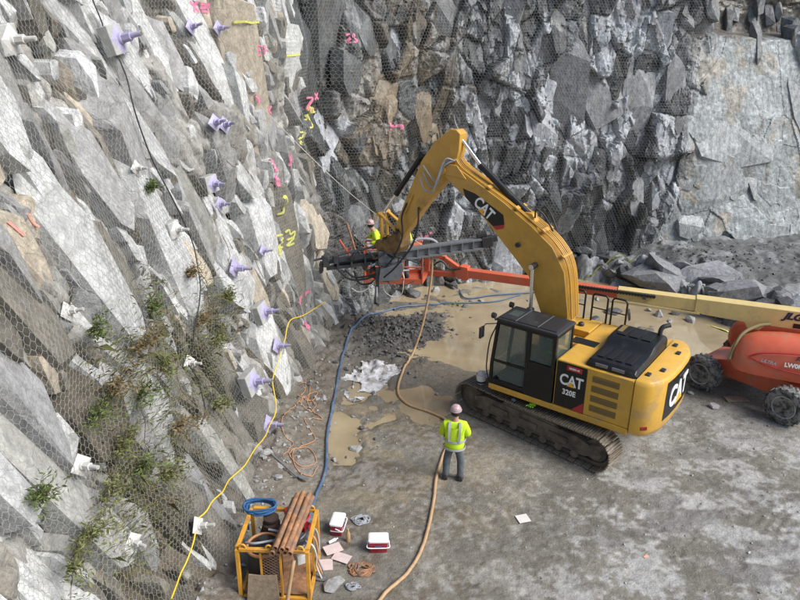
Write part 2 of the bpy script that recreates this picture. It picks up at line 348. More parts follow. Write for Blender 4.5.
SHRUBS = [
 ((16.27, 3.10), .65, 'leaf_olive', 'olive shrub right of the black cable, above the low lavender plate'), ((14.03, 4.79), .55, 'leaf', 'green shrub in the middle of the near netting, left of the black cable'), ((12.34, 4.17), .75, 'leaf_dry', 'rust brown dry shrub in the dark earthy seam'), ((11.79, 3.98), .65, 'leaf', 'green shrub between the two white plates at the left'),
 ((12.72, 3.79), .75, 'leaf', 'dense green shrub at the heart of the earthy seam'), ((10.15, 3.81), .50, 'leaf', 'small green shrub on the big pale slab at the left edge'), ((10.48, 2.89), .70, 'leaf_olive', 'olive shrub left of the lowest white plate'), ((13.37, 2.81), .75, 'leaf_dry', 'brown dry shrub at the right of the earthy seam'), ((11.95, 3.34), .7, 'leaf_olive', 'olive shrub right of the nearest white plate'),
 ((15.94, 3.68), .5, 'leaf_dry', 'thin dry shrub beside the black cable'), ((17.19, 3.75), .55, 'leaf_olive', 'olive shrub below the slim lavender bolts'), ((11.19, 3.00), .6, 'leaf_olive', 'olive shrub just above the lowest white plate'), ((12.55, 2.38), .65, 'leaf_olive', 'olive shrub low down above the yellow rope'), ((15.66, 6.53), .30, 'leaf', 'tiny green sprig below the upper white bolt'),
 ((10.21, 2.67), .75, 'leaf_olive', 'olive shrub at the bottom left of the near netting'), ((12.88, 4.59), .6, 'leaf_dry', 'dry brown shrub above the dense green one'), ((15.06, 2.23), .6, 'leaf_olive', 'olive shrub low beside the black cable end'), ((15.99, 4.74), .45, 'leaf_dry', 'small dry shrub beside the middle of the black cable'), ((12.34, 5.10), .5, 'leaf', 'green shrub under the white bolt in the middle of the near netting'), ((12.17, 2.82), .7, 'leaf', 'green shrub right of the lowest white plate'), ((13.43, 3.95), .6, 'leaf_olive', 'olive shrub at the foot of the low white bolt by the cable')]
TWIGS = [(17.74, 5.07), (18.67, 6.55), (16.32, 4.74), (12.61, 3.84), (14.52, 3.79), (18.78, 4.64)]
TWIG_L = ['dry twig below the lavender bolt on the grey pad', 'dry twig between the lavender bolt pairs', 'dry twig crossing the black cable', 'dry twig in the earthy seam', 'dry twig beside the low white bolt', 'dry twig near the slim lavender bolt']
PINS += [b[0] for b in BOLTS]

# ------------------------------------------------------------------ rock faces
def lerp3(a, b, t): return np.array(a)*(1-t[..., None])+np.array(b)*t[..., None]
def mixc(c, col, t): return c*(1-t[..., None])+np.array(col)*t[..., None]
def wall_colour(S, Z, I):
    y, x = I['y'], I['x']
    n1 = fbm(S*.6, Z*.6, 21); n2 = fbm(S*2.2, Z*2.2, 25); n3 = fbm(S*.25, Z*.9, 29)
    # left face: weathered base sheet darkened to paint shade into the joints, some stained or earthy blocks
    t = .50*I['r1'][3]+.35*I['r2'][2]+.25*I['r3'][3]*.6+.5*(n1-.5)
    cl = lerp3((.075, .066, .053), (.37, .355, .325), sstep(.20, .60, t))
    cl = mixc(cl, (.20, .165, .115), sstep(.56, .68, n1)*.7*(I['r2'][1] > .35))
    veg = np.clip(gauss(S, Z, SL(11.6), 2.4, 2.6, 1.9)+gauss(S, Z, SL(9.2), 1.6, 1.6, 1.6), 0, 1)       # earthy seam with the shrubs
    cl = mixc(cl, (.105, .085, .055), np.clip(veg*1.1*sstep(.34, .55, n2+.15*(n1-.5)), 0, .85))
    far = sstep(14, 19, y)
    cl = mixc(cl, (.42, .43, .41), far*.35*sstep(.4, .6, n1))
    cl = mixc(cl, (.60, .58, .51), .8*np.clip(gauss(S, Z, SL(19.8), 6.4, 1.1, 2.2)*1.5, 0, 1)*sstep(.35, .5, n2))
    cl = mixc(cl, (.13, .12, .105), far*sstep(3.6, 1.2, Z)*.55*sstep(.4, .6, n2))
    # back face: wet dark rock with broken pale faces
    t = .6*I['q2'][3]+.35*I['q3'][3]+.35*(n1-.5)+.25*I['q1'][3]
    pale = .32+.30*np.clip(gauss(x, Z, 5.3, 4.2, 2.2, 5)+gauss(x, Z, 9.5, 6, 2.6, 3.5), 0, 1)
    cb = lerp3((.055, .058, .06), (.42, .445, .47), sstep(.98-pale, 1.32-pale, t))
    brown = np.clip(gauss(x, Z, .6, 7.5, 1.8, 3.2)+.8*gauss(x, Z, -1.2, 5.2, 1.1, 1.6)+.7*gauss(x, Z, 1.4, 1.0, 1.6, 1.0), 0, 1)
    cb = mixc(cb, (.19, .145, .09), .75*brown*sstep(.42, .6, n2*.5+I['q2'][2]*.5))
    cb = mixc(cb, (.045, .047, .042), .8*np.clip(gauss(x, Z, -.6, 3.2, 1.4, 2.0)+gauss(x, Z, 8.6, 1.5, 2.0, 3.0), 0, 1)*sstep(.35, .6, n3))
    streak = sstep(.58, .66, fbm(S*3.2, Z*.35, 35)); cb = mixc(cb, (.42, .43, .42), .45*streak*sstep(.45, .6, n1))
    # right slab: pale grey green with rust and damp
    cr = lerp3((.25, .27, .27), (.36, .385, .39), sstep(.35, .65, .6*n1+.4*I['p1'][2]))
    cr = mixc(cr, (.33, .27, .19), .5*sstep(.60, .72, fbm(S*1.1+4, Z*1.0, 37)))
    cr = mixc(cr, (.10, .095, .075), .85*sstep(.50, .62, fbm(S*.9, Z*.5, 38))*np.clip(gauss(x, Z, 17, 3.4, 4, 1.5), 0, 1))
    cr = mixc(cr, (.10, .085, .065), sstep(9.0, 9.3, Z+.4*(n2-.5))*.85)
    c = cl*I['L'][..., None]+cb*I['B'][..., None]+cr*I['R'][..., None]
    return np.clip(c, .02, .8)
def SL(y): return s_at_y(y)
def face(name, s0, s1, step, z0, z1, zstep, m):
    s = np.arange(s0, s1+step*.5, step); s[-1] = s1
    z = np.arange(z0, z1, zstep)
    S, Z = np.meshgrid(s, z, indexing='ij'); d, I = wall_disp(S, Z); d = (boxblur(d, 1)*.6+d*.4 if zstep < .035 else d)+.02*(fbm(S*9, Z*9, 12, 3)-.5)
    P = wall_pos(S, Z, d)
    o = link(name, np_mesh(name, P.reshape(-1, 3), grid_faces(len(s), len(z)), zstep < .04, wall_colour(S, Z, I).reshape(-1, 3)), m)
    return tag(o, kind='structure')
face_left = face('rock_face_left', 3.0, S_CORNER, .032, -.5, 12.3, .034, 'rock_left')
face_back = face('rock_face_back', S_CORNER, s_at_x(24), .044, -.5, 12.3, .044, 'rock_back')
RELIEF = wall_disp(*np.meshgrid(_ns, _nz, indexing='ij'))[0]

# ------------------------------------------------------------------ angular slabs that stand out of the faces
def hull_mesh(name, pts):
    bm = bmesh.new(); [bm.verts.new(p) for p in pts]
    r = bmesh.ops.convex_hull(bm, input=bm.verts)
    dead = list({g for g in r['geom_interior']+r['geom_unused'] if isinstance(g, bmesh.types.BMVert)})
    if dead: bmesh.ops.delete(bm, geom=dead, context='VERTS')
    bmesh.ops.recalc_face_normals(bm, faces=bm.faces)
    V = np.array([v.co[:] for v in bm.verts]); bm.verts.index_update(); F = [[v.index for v in f.verts] for f in bm.faces]; bm.free(); return V, F
def slabs(parent, m, s0, s1, z0, z1, cw, ch, ang, prob, low, out, tilt, seed, colour, keep=None, part_min=9, fill=.60, depth=.5, name='rock_slab'):
    """irregular convex slabs on a jittered grid; the large ones are parts of their own, the small ones are joined"""
    rn = random.Random(seed); js, jf, jc = [], [], []; made = 0
    ca, sa = math.cos(ang), math.sin(ang)
    span = (s1-s0)+(z1-z0)
    for i in range(int(-span/cw), int(span/cw)):
        for j in range(int(-span/ch), int(span/ch)):
            x = (i+.5+rn.uniform(-.38, .38)+.5*(j % 2))*cw; y = (j+.5+rn.uniform(-.4, .4))*ch
            sc = s0+ca*x-sa*y; zc = z0+sa*x+ca*y; r = rn.random()
            if not (s0 < sc < s1 and z0 < zc < z1) or r > prob: continue
            if keep is not None and not keep(sc, zc): continue
            b = cw*fill*rn.uniform(.55, 1.25); a = ch*fill*rn.uniform(.5, 1.25); t = ang+rn.gauss(0, .07); ct, st = math.cos(t), math.sin(t)
            d0 = float(low(np.array([sc]), np.array([zc]))[0])+out[0]+(out[1]-out[0])*rn.random()
            g1 = (rn.gauss(0, tilt), rn.gauss(0, tilt*.5)); g2 = (g1[0]+rn.choice((-1, 1))*rn.uniform(.2, .8), g1[1]+rn.gauss(0, .3)); k2 = rn.uniform(-.05, .35)*b
            g3 = (rn.gauss(0, .2), rn.choice((-1, 1))*rn.uniform(.4, 1.2)); k3 = rn.uniform(.1, .6)*a
            def top(v, u):
                return np.minimum(np.minimum(g1[0]*v+g1[1]*u, g2[0]*v+g2[1]*u+k2), g3[0]*v+g3[1]*u+k3)
            n = rn.randint(6, 9); ph = rn.random()*6.28; P = []
            for k in range(n):
                an = ph+6.283*(k+rn.uniform(-.3, .3))/n; c_, s_ = math.cos(an), math.sin(an)
                v = b*math.copysign(abs(c_)**.55, c_)*rn.uniform(.8, 1.08); u = a*math.copysign(abs(s_)**.55, s_)*rn.uniform(.8, 1.08)
                q = rn.uniform(.80, .97); P.append((v*q, u*q, d0+float(top(v*q, u*q)))); P.append((v*1.04, u*1.04, d0-depth-.25*abs(g1[0])*b)); 
            for k in range(5): v, u = rn.uniform(-.5, .5)*b, rn.uniform(-.6, .6)*a; P.append((v, u, d0+float(top(v, u))))
            P = np.array(P); S = sc+ct*P[:, 0]-st*P[:, 1]; Z = zc+st*P[:, 0]+ct*P[:, 1]
            W = wall_pos(S, Z, P[:, 2]); c0 = W.mean(0); V, F = hull_mesh(name, W-c0)
            # relief table for the netting
            R = math.hypot(a, b); i0, i1 = int((sc-R-_ns[0])/NG), int((sc+R-_ns[0])/NG)+2; j0, j1 = int((zc-R-_nz[0])/NG), int((zc+R-_nz[0])/NG)+2
            i0, j0 = max(i0, 0), max(j0, 0); G1, G2 = np.meshgrid(_ns[i0:i1], _nz[j0:j1], indexing='ij')
            if G1.size:
                v = (G1-sc)*ct+(G2-zc)*st; u = -(G1-sc)*st+(G2-zc)*ct; msk = (np.abs(v/b)**3+np.abs(u/a)**3) < 1
                sub = RELIEF[i0:i1, j0:j1]; sub[msk] = np.maximum(sub[msk], (d0+top(v, u))[msk])
            col = np.array(colour(sc, zc, rn))
            if a > part_min and made < 300:
                me = bpy.data.meshes.new(name); me.from_pydata([tuple(p) for p in V], [], F); me.update(); made += 1
                at = me.color_attributes.new('rock_colour', 'FLOAT_COLOR', 'POINT'); at.data.foreach_set('color', np.tile(np.append(col, 1), len(V)).astype(np.float32)); me.materials.append(M[m])
                o = link(name, me, None, parent, tuple(c0))
            else:
                base = sum(len(q) for q in js); js.append(V+c0); jf += [[k+base for k in f] for f in F]; jc.append(np.tile(col, (len(V), 1)))
    if js:
        V = np.concatenate(js); me = bpy.data.meshes.new(name); me.from_pydata([tuple(p) for p in V], [], jf); me.update()
        at = me.color_attributes.new('rock_colour', 'FLOAT_COLOR', 'POINT'); C4 = np.concatenate([np.concatenate(jc), np.ones((len(V), 1))], 1); at.data.foreach_set('color', C4.astype(np.float32).ravel()); me.materials.append(M[m])
        o = link('rock_fragments', me, None, parent); o['kind'] = 'stuff'
def n2(s, z, k, f=.6): return float(fbm(np.array([s*f]), np.array([z*f]), k)[0])
def col_left(s, z, rn):
    r = rn.random(); g = float(np.clip(gauss(s, z, SL(11.2), 2.4, 2.4, 1.7)+gauss(s, z, SL(9.0), 1.4, 1.4, 1.2), 0, 1)); y = float(np.interp(s, _sg, _by))
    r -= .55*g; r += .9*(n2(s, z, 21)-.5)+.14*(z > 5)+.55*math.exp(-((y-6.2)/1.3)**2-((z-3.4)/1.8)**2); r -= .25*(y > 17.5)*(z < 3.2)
    if r > .42:
        v = rn.uniform(.42, .60); c = (v, v*1.005, v*rn.uniform(.96, 1.0))
        if rn.random() < .16: c = (v*.92, v*.80, v*.62)
    elif r > .16: v = rn.uniform(.24, .38); c = (v, v*.99, v*rn.uniform(.88, .99))
    elif r > -.05: v = rn.uniform(.13, .20); c = (v*1.1, v, v*.82)
    else: v = rn.uniform(.07, .12); c = (v*1.15, v*.98, v*.72)
    return c
def col_back(s, z, rn):
    x = float(np.interp(s, _sg, _bx)); r = rn.random()+1.1*(n2(s, z, 23)-.5)
    r += .30*math.exp(-((x-5.2)/2.0)**2)+.25*math.exp(-((x-9.5)/2.2)**2)*(z > 2.5)-.45*math.exp(-((x+.8)/1.6)**2)*(z < 5)-.35*math.exp(-((x-7.6)/1.5)**2)*(z < 3.5)
    br = math.exp(-((x-.4)/1.6)**2-((z-7)/3.2)**2)
    if rn.random() < .75*br: v = rn.uniform(.10, .22); return (v*1.2, v*.95, v*.62)
    if r > .74: v = rn.uniform(.30, .46); return (v*.96, v, v*1.06)
    if r > .42: v = rn.uniform(.15, .28); return (v*.97, v, v*1.03)
    v = rn.uniform(.055, .12); return (v*.98, v*1.02, v*1.02)
def col_slab(s, z, rn):
    v = rn.uniform(.27, .37)
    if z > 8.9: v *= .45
    return (v*.95, v, v*1.0)
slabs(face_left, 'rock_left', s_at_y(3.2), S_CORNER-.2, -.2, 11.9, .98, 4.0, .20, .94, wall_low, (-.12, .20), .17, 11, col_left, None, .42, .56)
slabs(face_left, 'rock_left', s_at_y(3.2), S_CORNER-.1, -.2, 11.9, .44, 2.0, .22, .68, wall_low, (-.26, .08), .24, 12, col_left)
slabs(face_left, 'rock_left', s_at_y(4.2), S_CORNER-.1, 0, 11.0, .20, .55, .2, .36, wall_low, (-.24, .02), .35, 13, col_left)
back_low = lambda s, z: wall_disp(s, z)[0]
back_mid = lambda s, z: 1.1*(fbm(s*.25, z*.2, 2, 3)-.5)
Xs = lambda s: float(np.interp(s, _sg, _bx))
kb = lambda s, z: Xs(s)-.22*(z-5) < 11.3
kr = lambda s, z: Xs(s)-.22*(z-5) > 11.0
slabs(face_back, 'rock_back', S_CORNER-.1, s_at_x(13.5), -.1, 11.6, 1.45, 3.6, .08, .72, back_mid, (-.10, .16), .20, 14, col_back, kb, .5, .55)
slabs(face_back, 'rock_back', S_CORNER-.1, s_at_x(13.5), -.1, 11.6, .60, 1.7, .0, .40, back_low, (-.14, .12), .30, 15, col_back, kb)
slabs(face_back, 'rock_back', s_at_x(9.6), s_at_x(23.5), .3, 8.9, 3.0, 2.7, .45, 1.0, slab_low, (-.16, .10), .05, 16, col_slab, kr, .5, .68, .4)
slabs(face_back, 'rock_back', s_at_x(9.6), s_at_x(23.5), .2, 9.0, 1.1, 1.0, .3, .40, slab_low, (-.22, .10), .14, 17, col_slab, lambda s, z: kr(s, z) and (z < 3.4 or z > 7.8), .5)
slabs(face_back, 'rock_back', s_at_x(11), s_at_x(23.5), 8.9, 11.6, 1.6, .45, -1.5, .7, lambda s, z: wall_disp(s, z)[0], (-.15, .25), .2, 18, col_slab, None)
DRAPE = build_drape()

# ------------------------------------------------------------------ pit floor and water
xs = np.concatenate([np.linspace(-60, -6, 14), np.arange(-4.6, 13.2, .036), np.linspace(13.4, 30, 40), np.linspace(33, 70, 10)])
ys = np.concatenate([np.linspace(-60, 4, 16), np.arange(5.2, 16, .034), np.arange(16, 27.5, .05), np.linspace(27.8, 70, 30)])
X, Y = np.meshgrid(xs, ys, indexing='ij'); Hh = ground_h(X, Y)
n1 = fbm(X*.5, Y*.5, 81); n2 = fbm(X*1.6+.3*Y, Y*1.3, 85, 5); n3 = fbm(X*.9, Y*2.2, 89, 4)
gc = lerp3((.165, .152, .125), (.25, .235, .20), sstep(.35, .65, .6*n1+.4*n2))
gc = mixc(gc, (.27, .21, .125), .65*np.clip(gauss(X, Y, .4, 14.6, 2.6, 3.4)*1.3, 0, 1)*sstep(.36, .6, n2))
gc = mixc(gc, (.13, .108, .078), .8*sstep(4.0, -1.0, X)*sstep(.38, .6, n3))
slurry = np.clip(gauss(X, Y, 6, 9.6, 4.5, 3.2)+gauss(X, Y, 8, 13, 4, 3), 0, 1)
fine = fbm(X*9, Y*9, 95, 4)
gc = mixc(gc, (.41, .405, .39), slurry*.72*sstep(.48, .60, .62*n2+.38*fine))
gc = mixc(gc, (.31, .30, .28), .4*sstep(.52, .62, .55*n3+.45*fine)*sstep(17.5, 14, Y))
gc = gc*(1+.35*(fine[..., None]-.5))
gc = mixc(gc, (.13, .12, .105), .6*slurry*sstep(.56, .66, n3))
gc = mixc(gc, (.075, .07, .065), np.clip(1.2*(gauss(X, Y, -.4, 20.7, 1.6, 2.0)+.6*gauss(X, Y, .9, 21.2, 1.2, 1.2)), 0, .95))
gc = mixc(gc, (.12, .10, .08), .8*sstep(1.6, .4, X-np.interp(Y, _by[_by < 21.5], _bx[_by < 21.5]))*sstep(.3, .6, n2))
gc = mixc(gc, (.155, .135, .105), .8*sstep(15.6, 18.0, Y+1.6*(n1-.5))*sstep(.3, .6, n2+.2*(fine-.5)))
gc = mixc(gc, (.075, .07, .065), np.clip(1.3*(gauss(X, Y, -.5, 20.6, 1.5, 1.9)+.6*gauss(X, Y, .9, 21.2, 1.1, 1.1)), 0, .95)*sstep(.30, .5, n2))
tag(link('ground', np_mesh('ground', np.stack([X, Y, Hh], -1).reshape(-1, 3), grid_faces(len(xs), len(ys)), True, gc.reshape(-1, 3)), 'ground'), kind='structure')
wx = np.linspace(-6, 16, 60); wy = np.linspace(13.5, 31, 60); X, Y = np.meshgrid(wx, wy, indexing='ij')
tag(link('muddy_water', np_mesh('muddy_water', np.stack([X, Y, -.065+0*X], -1).reshape(-1, 3), grid_faces(60, 60), True), 'water'), kind='structure')
# ------------------------------------------------------------------ wire netting
def netting(name, s0, s1, z0, z1, w, h, r, keep, m='net'):
    ns = int((s1-s0)/w); nz = int((z1-z0)/(h*.75))
    J, I = np.meshgrid(np.arange(nz), np.arange(ns), indexing='ij')
    # honeycomb with upright twists: vertices a (bottom of twist) and b (top of twist)
    off = (J % 2)*.5*w
    sa = s0+I*w+off; za = z0+J*h*.75
    sb = sa; zb = za+h*.40
    def place(s, z):
        s = s+.30*(vnoise(s*.45, z*.45, 303)-.5)+.012*(vnoise(s*9, z*9, 305)-.5); z = z+.25*(vnoise(s*.4, z*.4, 304)-.5)+.012*(vnoise(s*9, z*9, 306)-.5)
        return s, z
    A = place(sa, za); B = place(sb, zb)
    C1 = place(sa-.5*w, za+h*.75); C2 = place(sa+.5*w, za+h*.75)
    segs = []
    for (p, q) in ((A, B), (B, C1), (B, C2)):
        s_ = np.stack([p[0].ravel(), q[0].ravel()]); z_ = np.stack([p[1].ravel(), q[1].ravel()])
        P = wall_pos(s_, z_, bilerp(DRAPE, s_, z_)); k = keep(s_.mean(0), z_.mean(0))
        segs.append((P[0][k], P[1][k]))
    V, Q = wires(np.concatenate([a for a, b in segs]), np.concatenate([b for a, b in segs]), r)
    return link(name, np_mesh(name, V, Q, True), m)
def keep_left(s, z): return (z > .15+.5*vnoise(s*.8, s*0, 77)) & (z < 12.4)
def keep_back(s, z):
    x = np.interp(s, _sg, _bx); return (z > .5+.5*vnoise(s*.8, s*0, 78)) & (z < 12) & (x-.22*(z-5) < 11.1+.5*vnoise(z*.7, z*0, 79))
nl = netting('wire_netting', s_at_y(4.2), S_CORNER+.1, .1, 12.2, .108, .125, .0029, keep_left)
tag(nl, 'hexagonal wire netting draped over the pale left rock face', 'netting', 'wire netting on the rock faces')
nb = netting('wire_netting', S_CORNER+.12, s_at_x(13.4), .4, 12.0, .115, .135, .0030, keep_back, 'net_back')
tag(nb, 'hexagonal wire netting hanging over the dark wet back rock face', 'netting', 'wire netting on the rock faces')
# ------------------------------------------------------------------ solid builder
M.update(
    cat_yellow=mat('machine_yellow', (.60, .335, .045), rough=.38, noise=.08, nscale=3, dirt=(.36, .24, .11), dirt_amt=.26, dirt_scale=2.2, coat=.12),
    boom_yellow=mat('boom_yellow', (.53, .29, .045), rough=.40, noise=.1, nscale=3, dirt=(.30, .19, .08), dirt_amt=.22, coat=.15),
    coupler=mat('greasy_coupler', (.20, .115, .035), rough=.55, noise=.3, dirt=(.08, .055, .03), dirt_amt=.5, dirt_scale=4),
    black=mat('black_paint', (.010, .010, .010), rough=.38, noise=.2, dirt=(.05, .045, .04), dirt_amt=.1, spec=.4),
    black_matt=mat('black_plastic', (.022, .022, .024), rough=.5, dirt=(.07, .065, .06), dirt_amt=.15),
    steel_dark=mat('track_steel', (.085, .075, .062), rough=.55, metal=.5, noise=.4, nscale=9, dirt=(.19, .155, .115), dirt_amt=.55, bump=.3),
    shoe=mat('worn_track_shoe', (.23, .195, .155), rough=.5, metal=.35, noise=.4, nscale=14, dirt=(.24, .19, .14), dirt_amt=.5, bump=.3),
    mud_steel=mat('muddy_frame', (.075, .06, .045), rough=.8, noise=.4, dirt=(.16, .13, .10), dirt_amt=.6, bump=.4),
    chrome=mat('piston_rod', (.72, .72, .72), rough=.2, metal=1),
    glass=mat('cab_glass', (.13, .17, .155), rough=.04, spec=.6, alpha=.42),
    louver=mat('louver_brown', (.20, .13, .04), rough=.6),
    white_paint=mat('white_lettering', (.80, .80, .78), rough=.5),
    logo_yellow=mat('logo_yellow', (.80, .42, .03), rough=.5),
    red_paint=mat('red_trim', (.42, .025, .03), rough=.45),
    red_lens=mat('red_reflector', (.22, .01, .012), rough=.25),
    grey_steel=mat('grey_steel', (.19, .20, .215), rough=.45, metal=.3, noise=.15, dirt=(.16, .14, .12), dirt_amt=.2),
    dark_steel=mat('dark_steel', (.075, .078, .085), rough=.45, metal=.4, noise=.3, dirt=(.16, .13, .10), dirt_amt=.25),
    rubber=mat('black_rubber', (.022, .022, .022), rough=.6),
    tyre=mat('muddy_tyre', (.035, .034, .033), rough=.85, noise=.3, nscale=20, dirt=(.24, .235, .22), dirt_amt=.62, dirt_scale=7, bump=.4),
    rim=mat('wheel_rim', (.36, .36, .35), rough=.6, noise=.3, dirt=(.10, .09, .08), dirt_amt=.4),
    jlg_orange=mat('lift_orange', (.58, .115, .055), rough=.40, noise=.1, nscale=3, dirt=(.38, .17, .10), dirt_amt=.3, coat=.12),
    jlg_cream=mat('lift_cream', (.60, .46, .19), rough=.5, noise=.08, nscale=3, dirt=(.36, .29, .16), dirt_amt=.2),
    navy=mat('navy_lettering', (.012, .014, .045), rough=.5),
    khaki=mat('khaki_strip', (.20, .17, .075), rough=.8),
    grey_hose=mat('grey_hose', (.30, .31, .33), rough=.5),
    tan_hose=mat('tan_hose', (.43, .28, .15), rough=.55, noise=.15, dirt=(.25, .18, .11), dirt_amt=.2),
    blue_hose=mat('blue_hose', (.07, .12, .205), rough=.5, noise=.15, dirt=(.22, .22, .22), dirt_amt=.25),
    yellow_rope=mat('yellow_rope', (.72, .50, .03), rough=.6),
    orange_cord=mat('orange_cord', (.50, .25, .12), rough=.6),
    white_line=mat('pale_line', (.55, .53, .46), rough=.7),
    crate_yellow=mat('crate_yellow', (.64, .31, .035), rough=.45, noise=.15, dirt=(.23, .12, .05), dirt_amt=.3),
    rust=mat('rusty_pipe', (.33, .165, .08), rough=.72, metal=.1, noise=.4, nscale=9, dirt=(.16, .12, .10), dirt_amt=.45, dirt_scale=4, bump=.25),
    rust_dark=mat('dark_rust', (.05, .03, .022), rough=.8),
    wood=mat('weathered_wood', (.25, .19, .13), rough=.85, noise=.3, nscale=10, bump=.3),
    cooler_red=mat('cooler_red', (.32, .012, .035), rough=.35, coat=.2, dirt=(.30, .13, .12), dirt_amt=.08),
    cooler_white=mat('cooler_white', (.80, .80, .80), rough=.4, dirt=(.55, .5, .45), dirt_amt=.1),
    concrete=mat('mortar_pad', (.36, .36, .34), rough=.9, noise=.2, bump=.3),
    plate_white=mat('white_plate', (.54, .53, .50), rough=.55, noise=.12, dirt=(.36, .33, .27), dirt_amt=.2),
    plate_purple=mat('lavender_plate', (.37, .34, .50), rough=.5, noise=.15, dirt=(.42, .41, .42), dirt_amt=.25),
    pink=mat('pink_marking', (.70, .20, .32), rough=.85, noise=.2, nscale=12),
    coral=mat('coral_marking', (.66, .30, .24), rough=.8),
    lime=mat('lime_marking', (.62, .62, .14), rough=.8),
    hivis=mat('hi_vis_yellow', (.52, .74, .02), rough=.75, noise=.08, nscale=8, bump=.15, bscale=9),
    hivis_orange=mat('hi_vis_orange', (.80, .16, .02), rough=.75),
    reflective=mat('reflective_grey', (.40, .41, .42), rough=.4),
    denim=mat('grey_trousers', (.10, .115, .125), rough=.85, noise=.25, nscale=12, bump=.3, bscale=14),
    boot=mat('black_boot', (.02, .018, .017), rough=.6),
    skin=mat('skin', (.42, .24, .17), rough=.6),
    hair=mat('dark_hair', (.02, .016, .013), rough=.7),
    helmet=mat('pink_helmet', (.44, .29, .31), rough=.4, noise=.35, nscale=18, dirt=(.62, .60, .55), dirt_amt=.25, dirt_scale=14),
    helmet_white=mat('white_helmet', (.75, .75, .75), rough=.35),
    leaf=mat('shrub_leaf', (.085, .115, .03), rough=.6, noise=.35, nscale=3),
    leaf_dry=mat('dry_leaf', (.17, .125, .055), rough=.75, noise=.35, nscale=3),
    leaf_olive=mat('olive_leaf', (.14, .15, .05), rough=.65, noise=.35, nscale=3),
    twig=mat('twig', (.10, .065, .04), rough=.9),
    stone=mat('loose_stone', (.30, .295, .285), rough=.85, noise=.3, nscale=8, bump=.5, bscale=18),
    stone_dark=mat('dark_stone', (.10, .10, .098), rough=.6, noise=.35, nscale=8, bump=.5, bscale=18),
    paper=mat('pale_sheet', (.62, .58, .55), rough=.85, noise=.06),
    pinkish=mat('pink_card', (.58, .46, .43), rough=.85, noise=.1),
    plastic_sheet=mat('torn_white_sheet', (.60, .60, .61), rough=.4, noise=.1, dirt=(.17, .15, .12), dirt_amt=.5, dirt_scale=3.5),
    tarp_blue=mat('blue_strap', (.025, .10, .24), rough=.6),
    red_bag=mat('red_plastic', (.60, .06, .03), rough=.45),
    lime_glove=mat('lime_glove', (.25, .62, .03), rough=.7),
    seat=mat('seat_fabric', (.035, .035, .037), rough=.85),
)
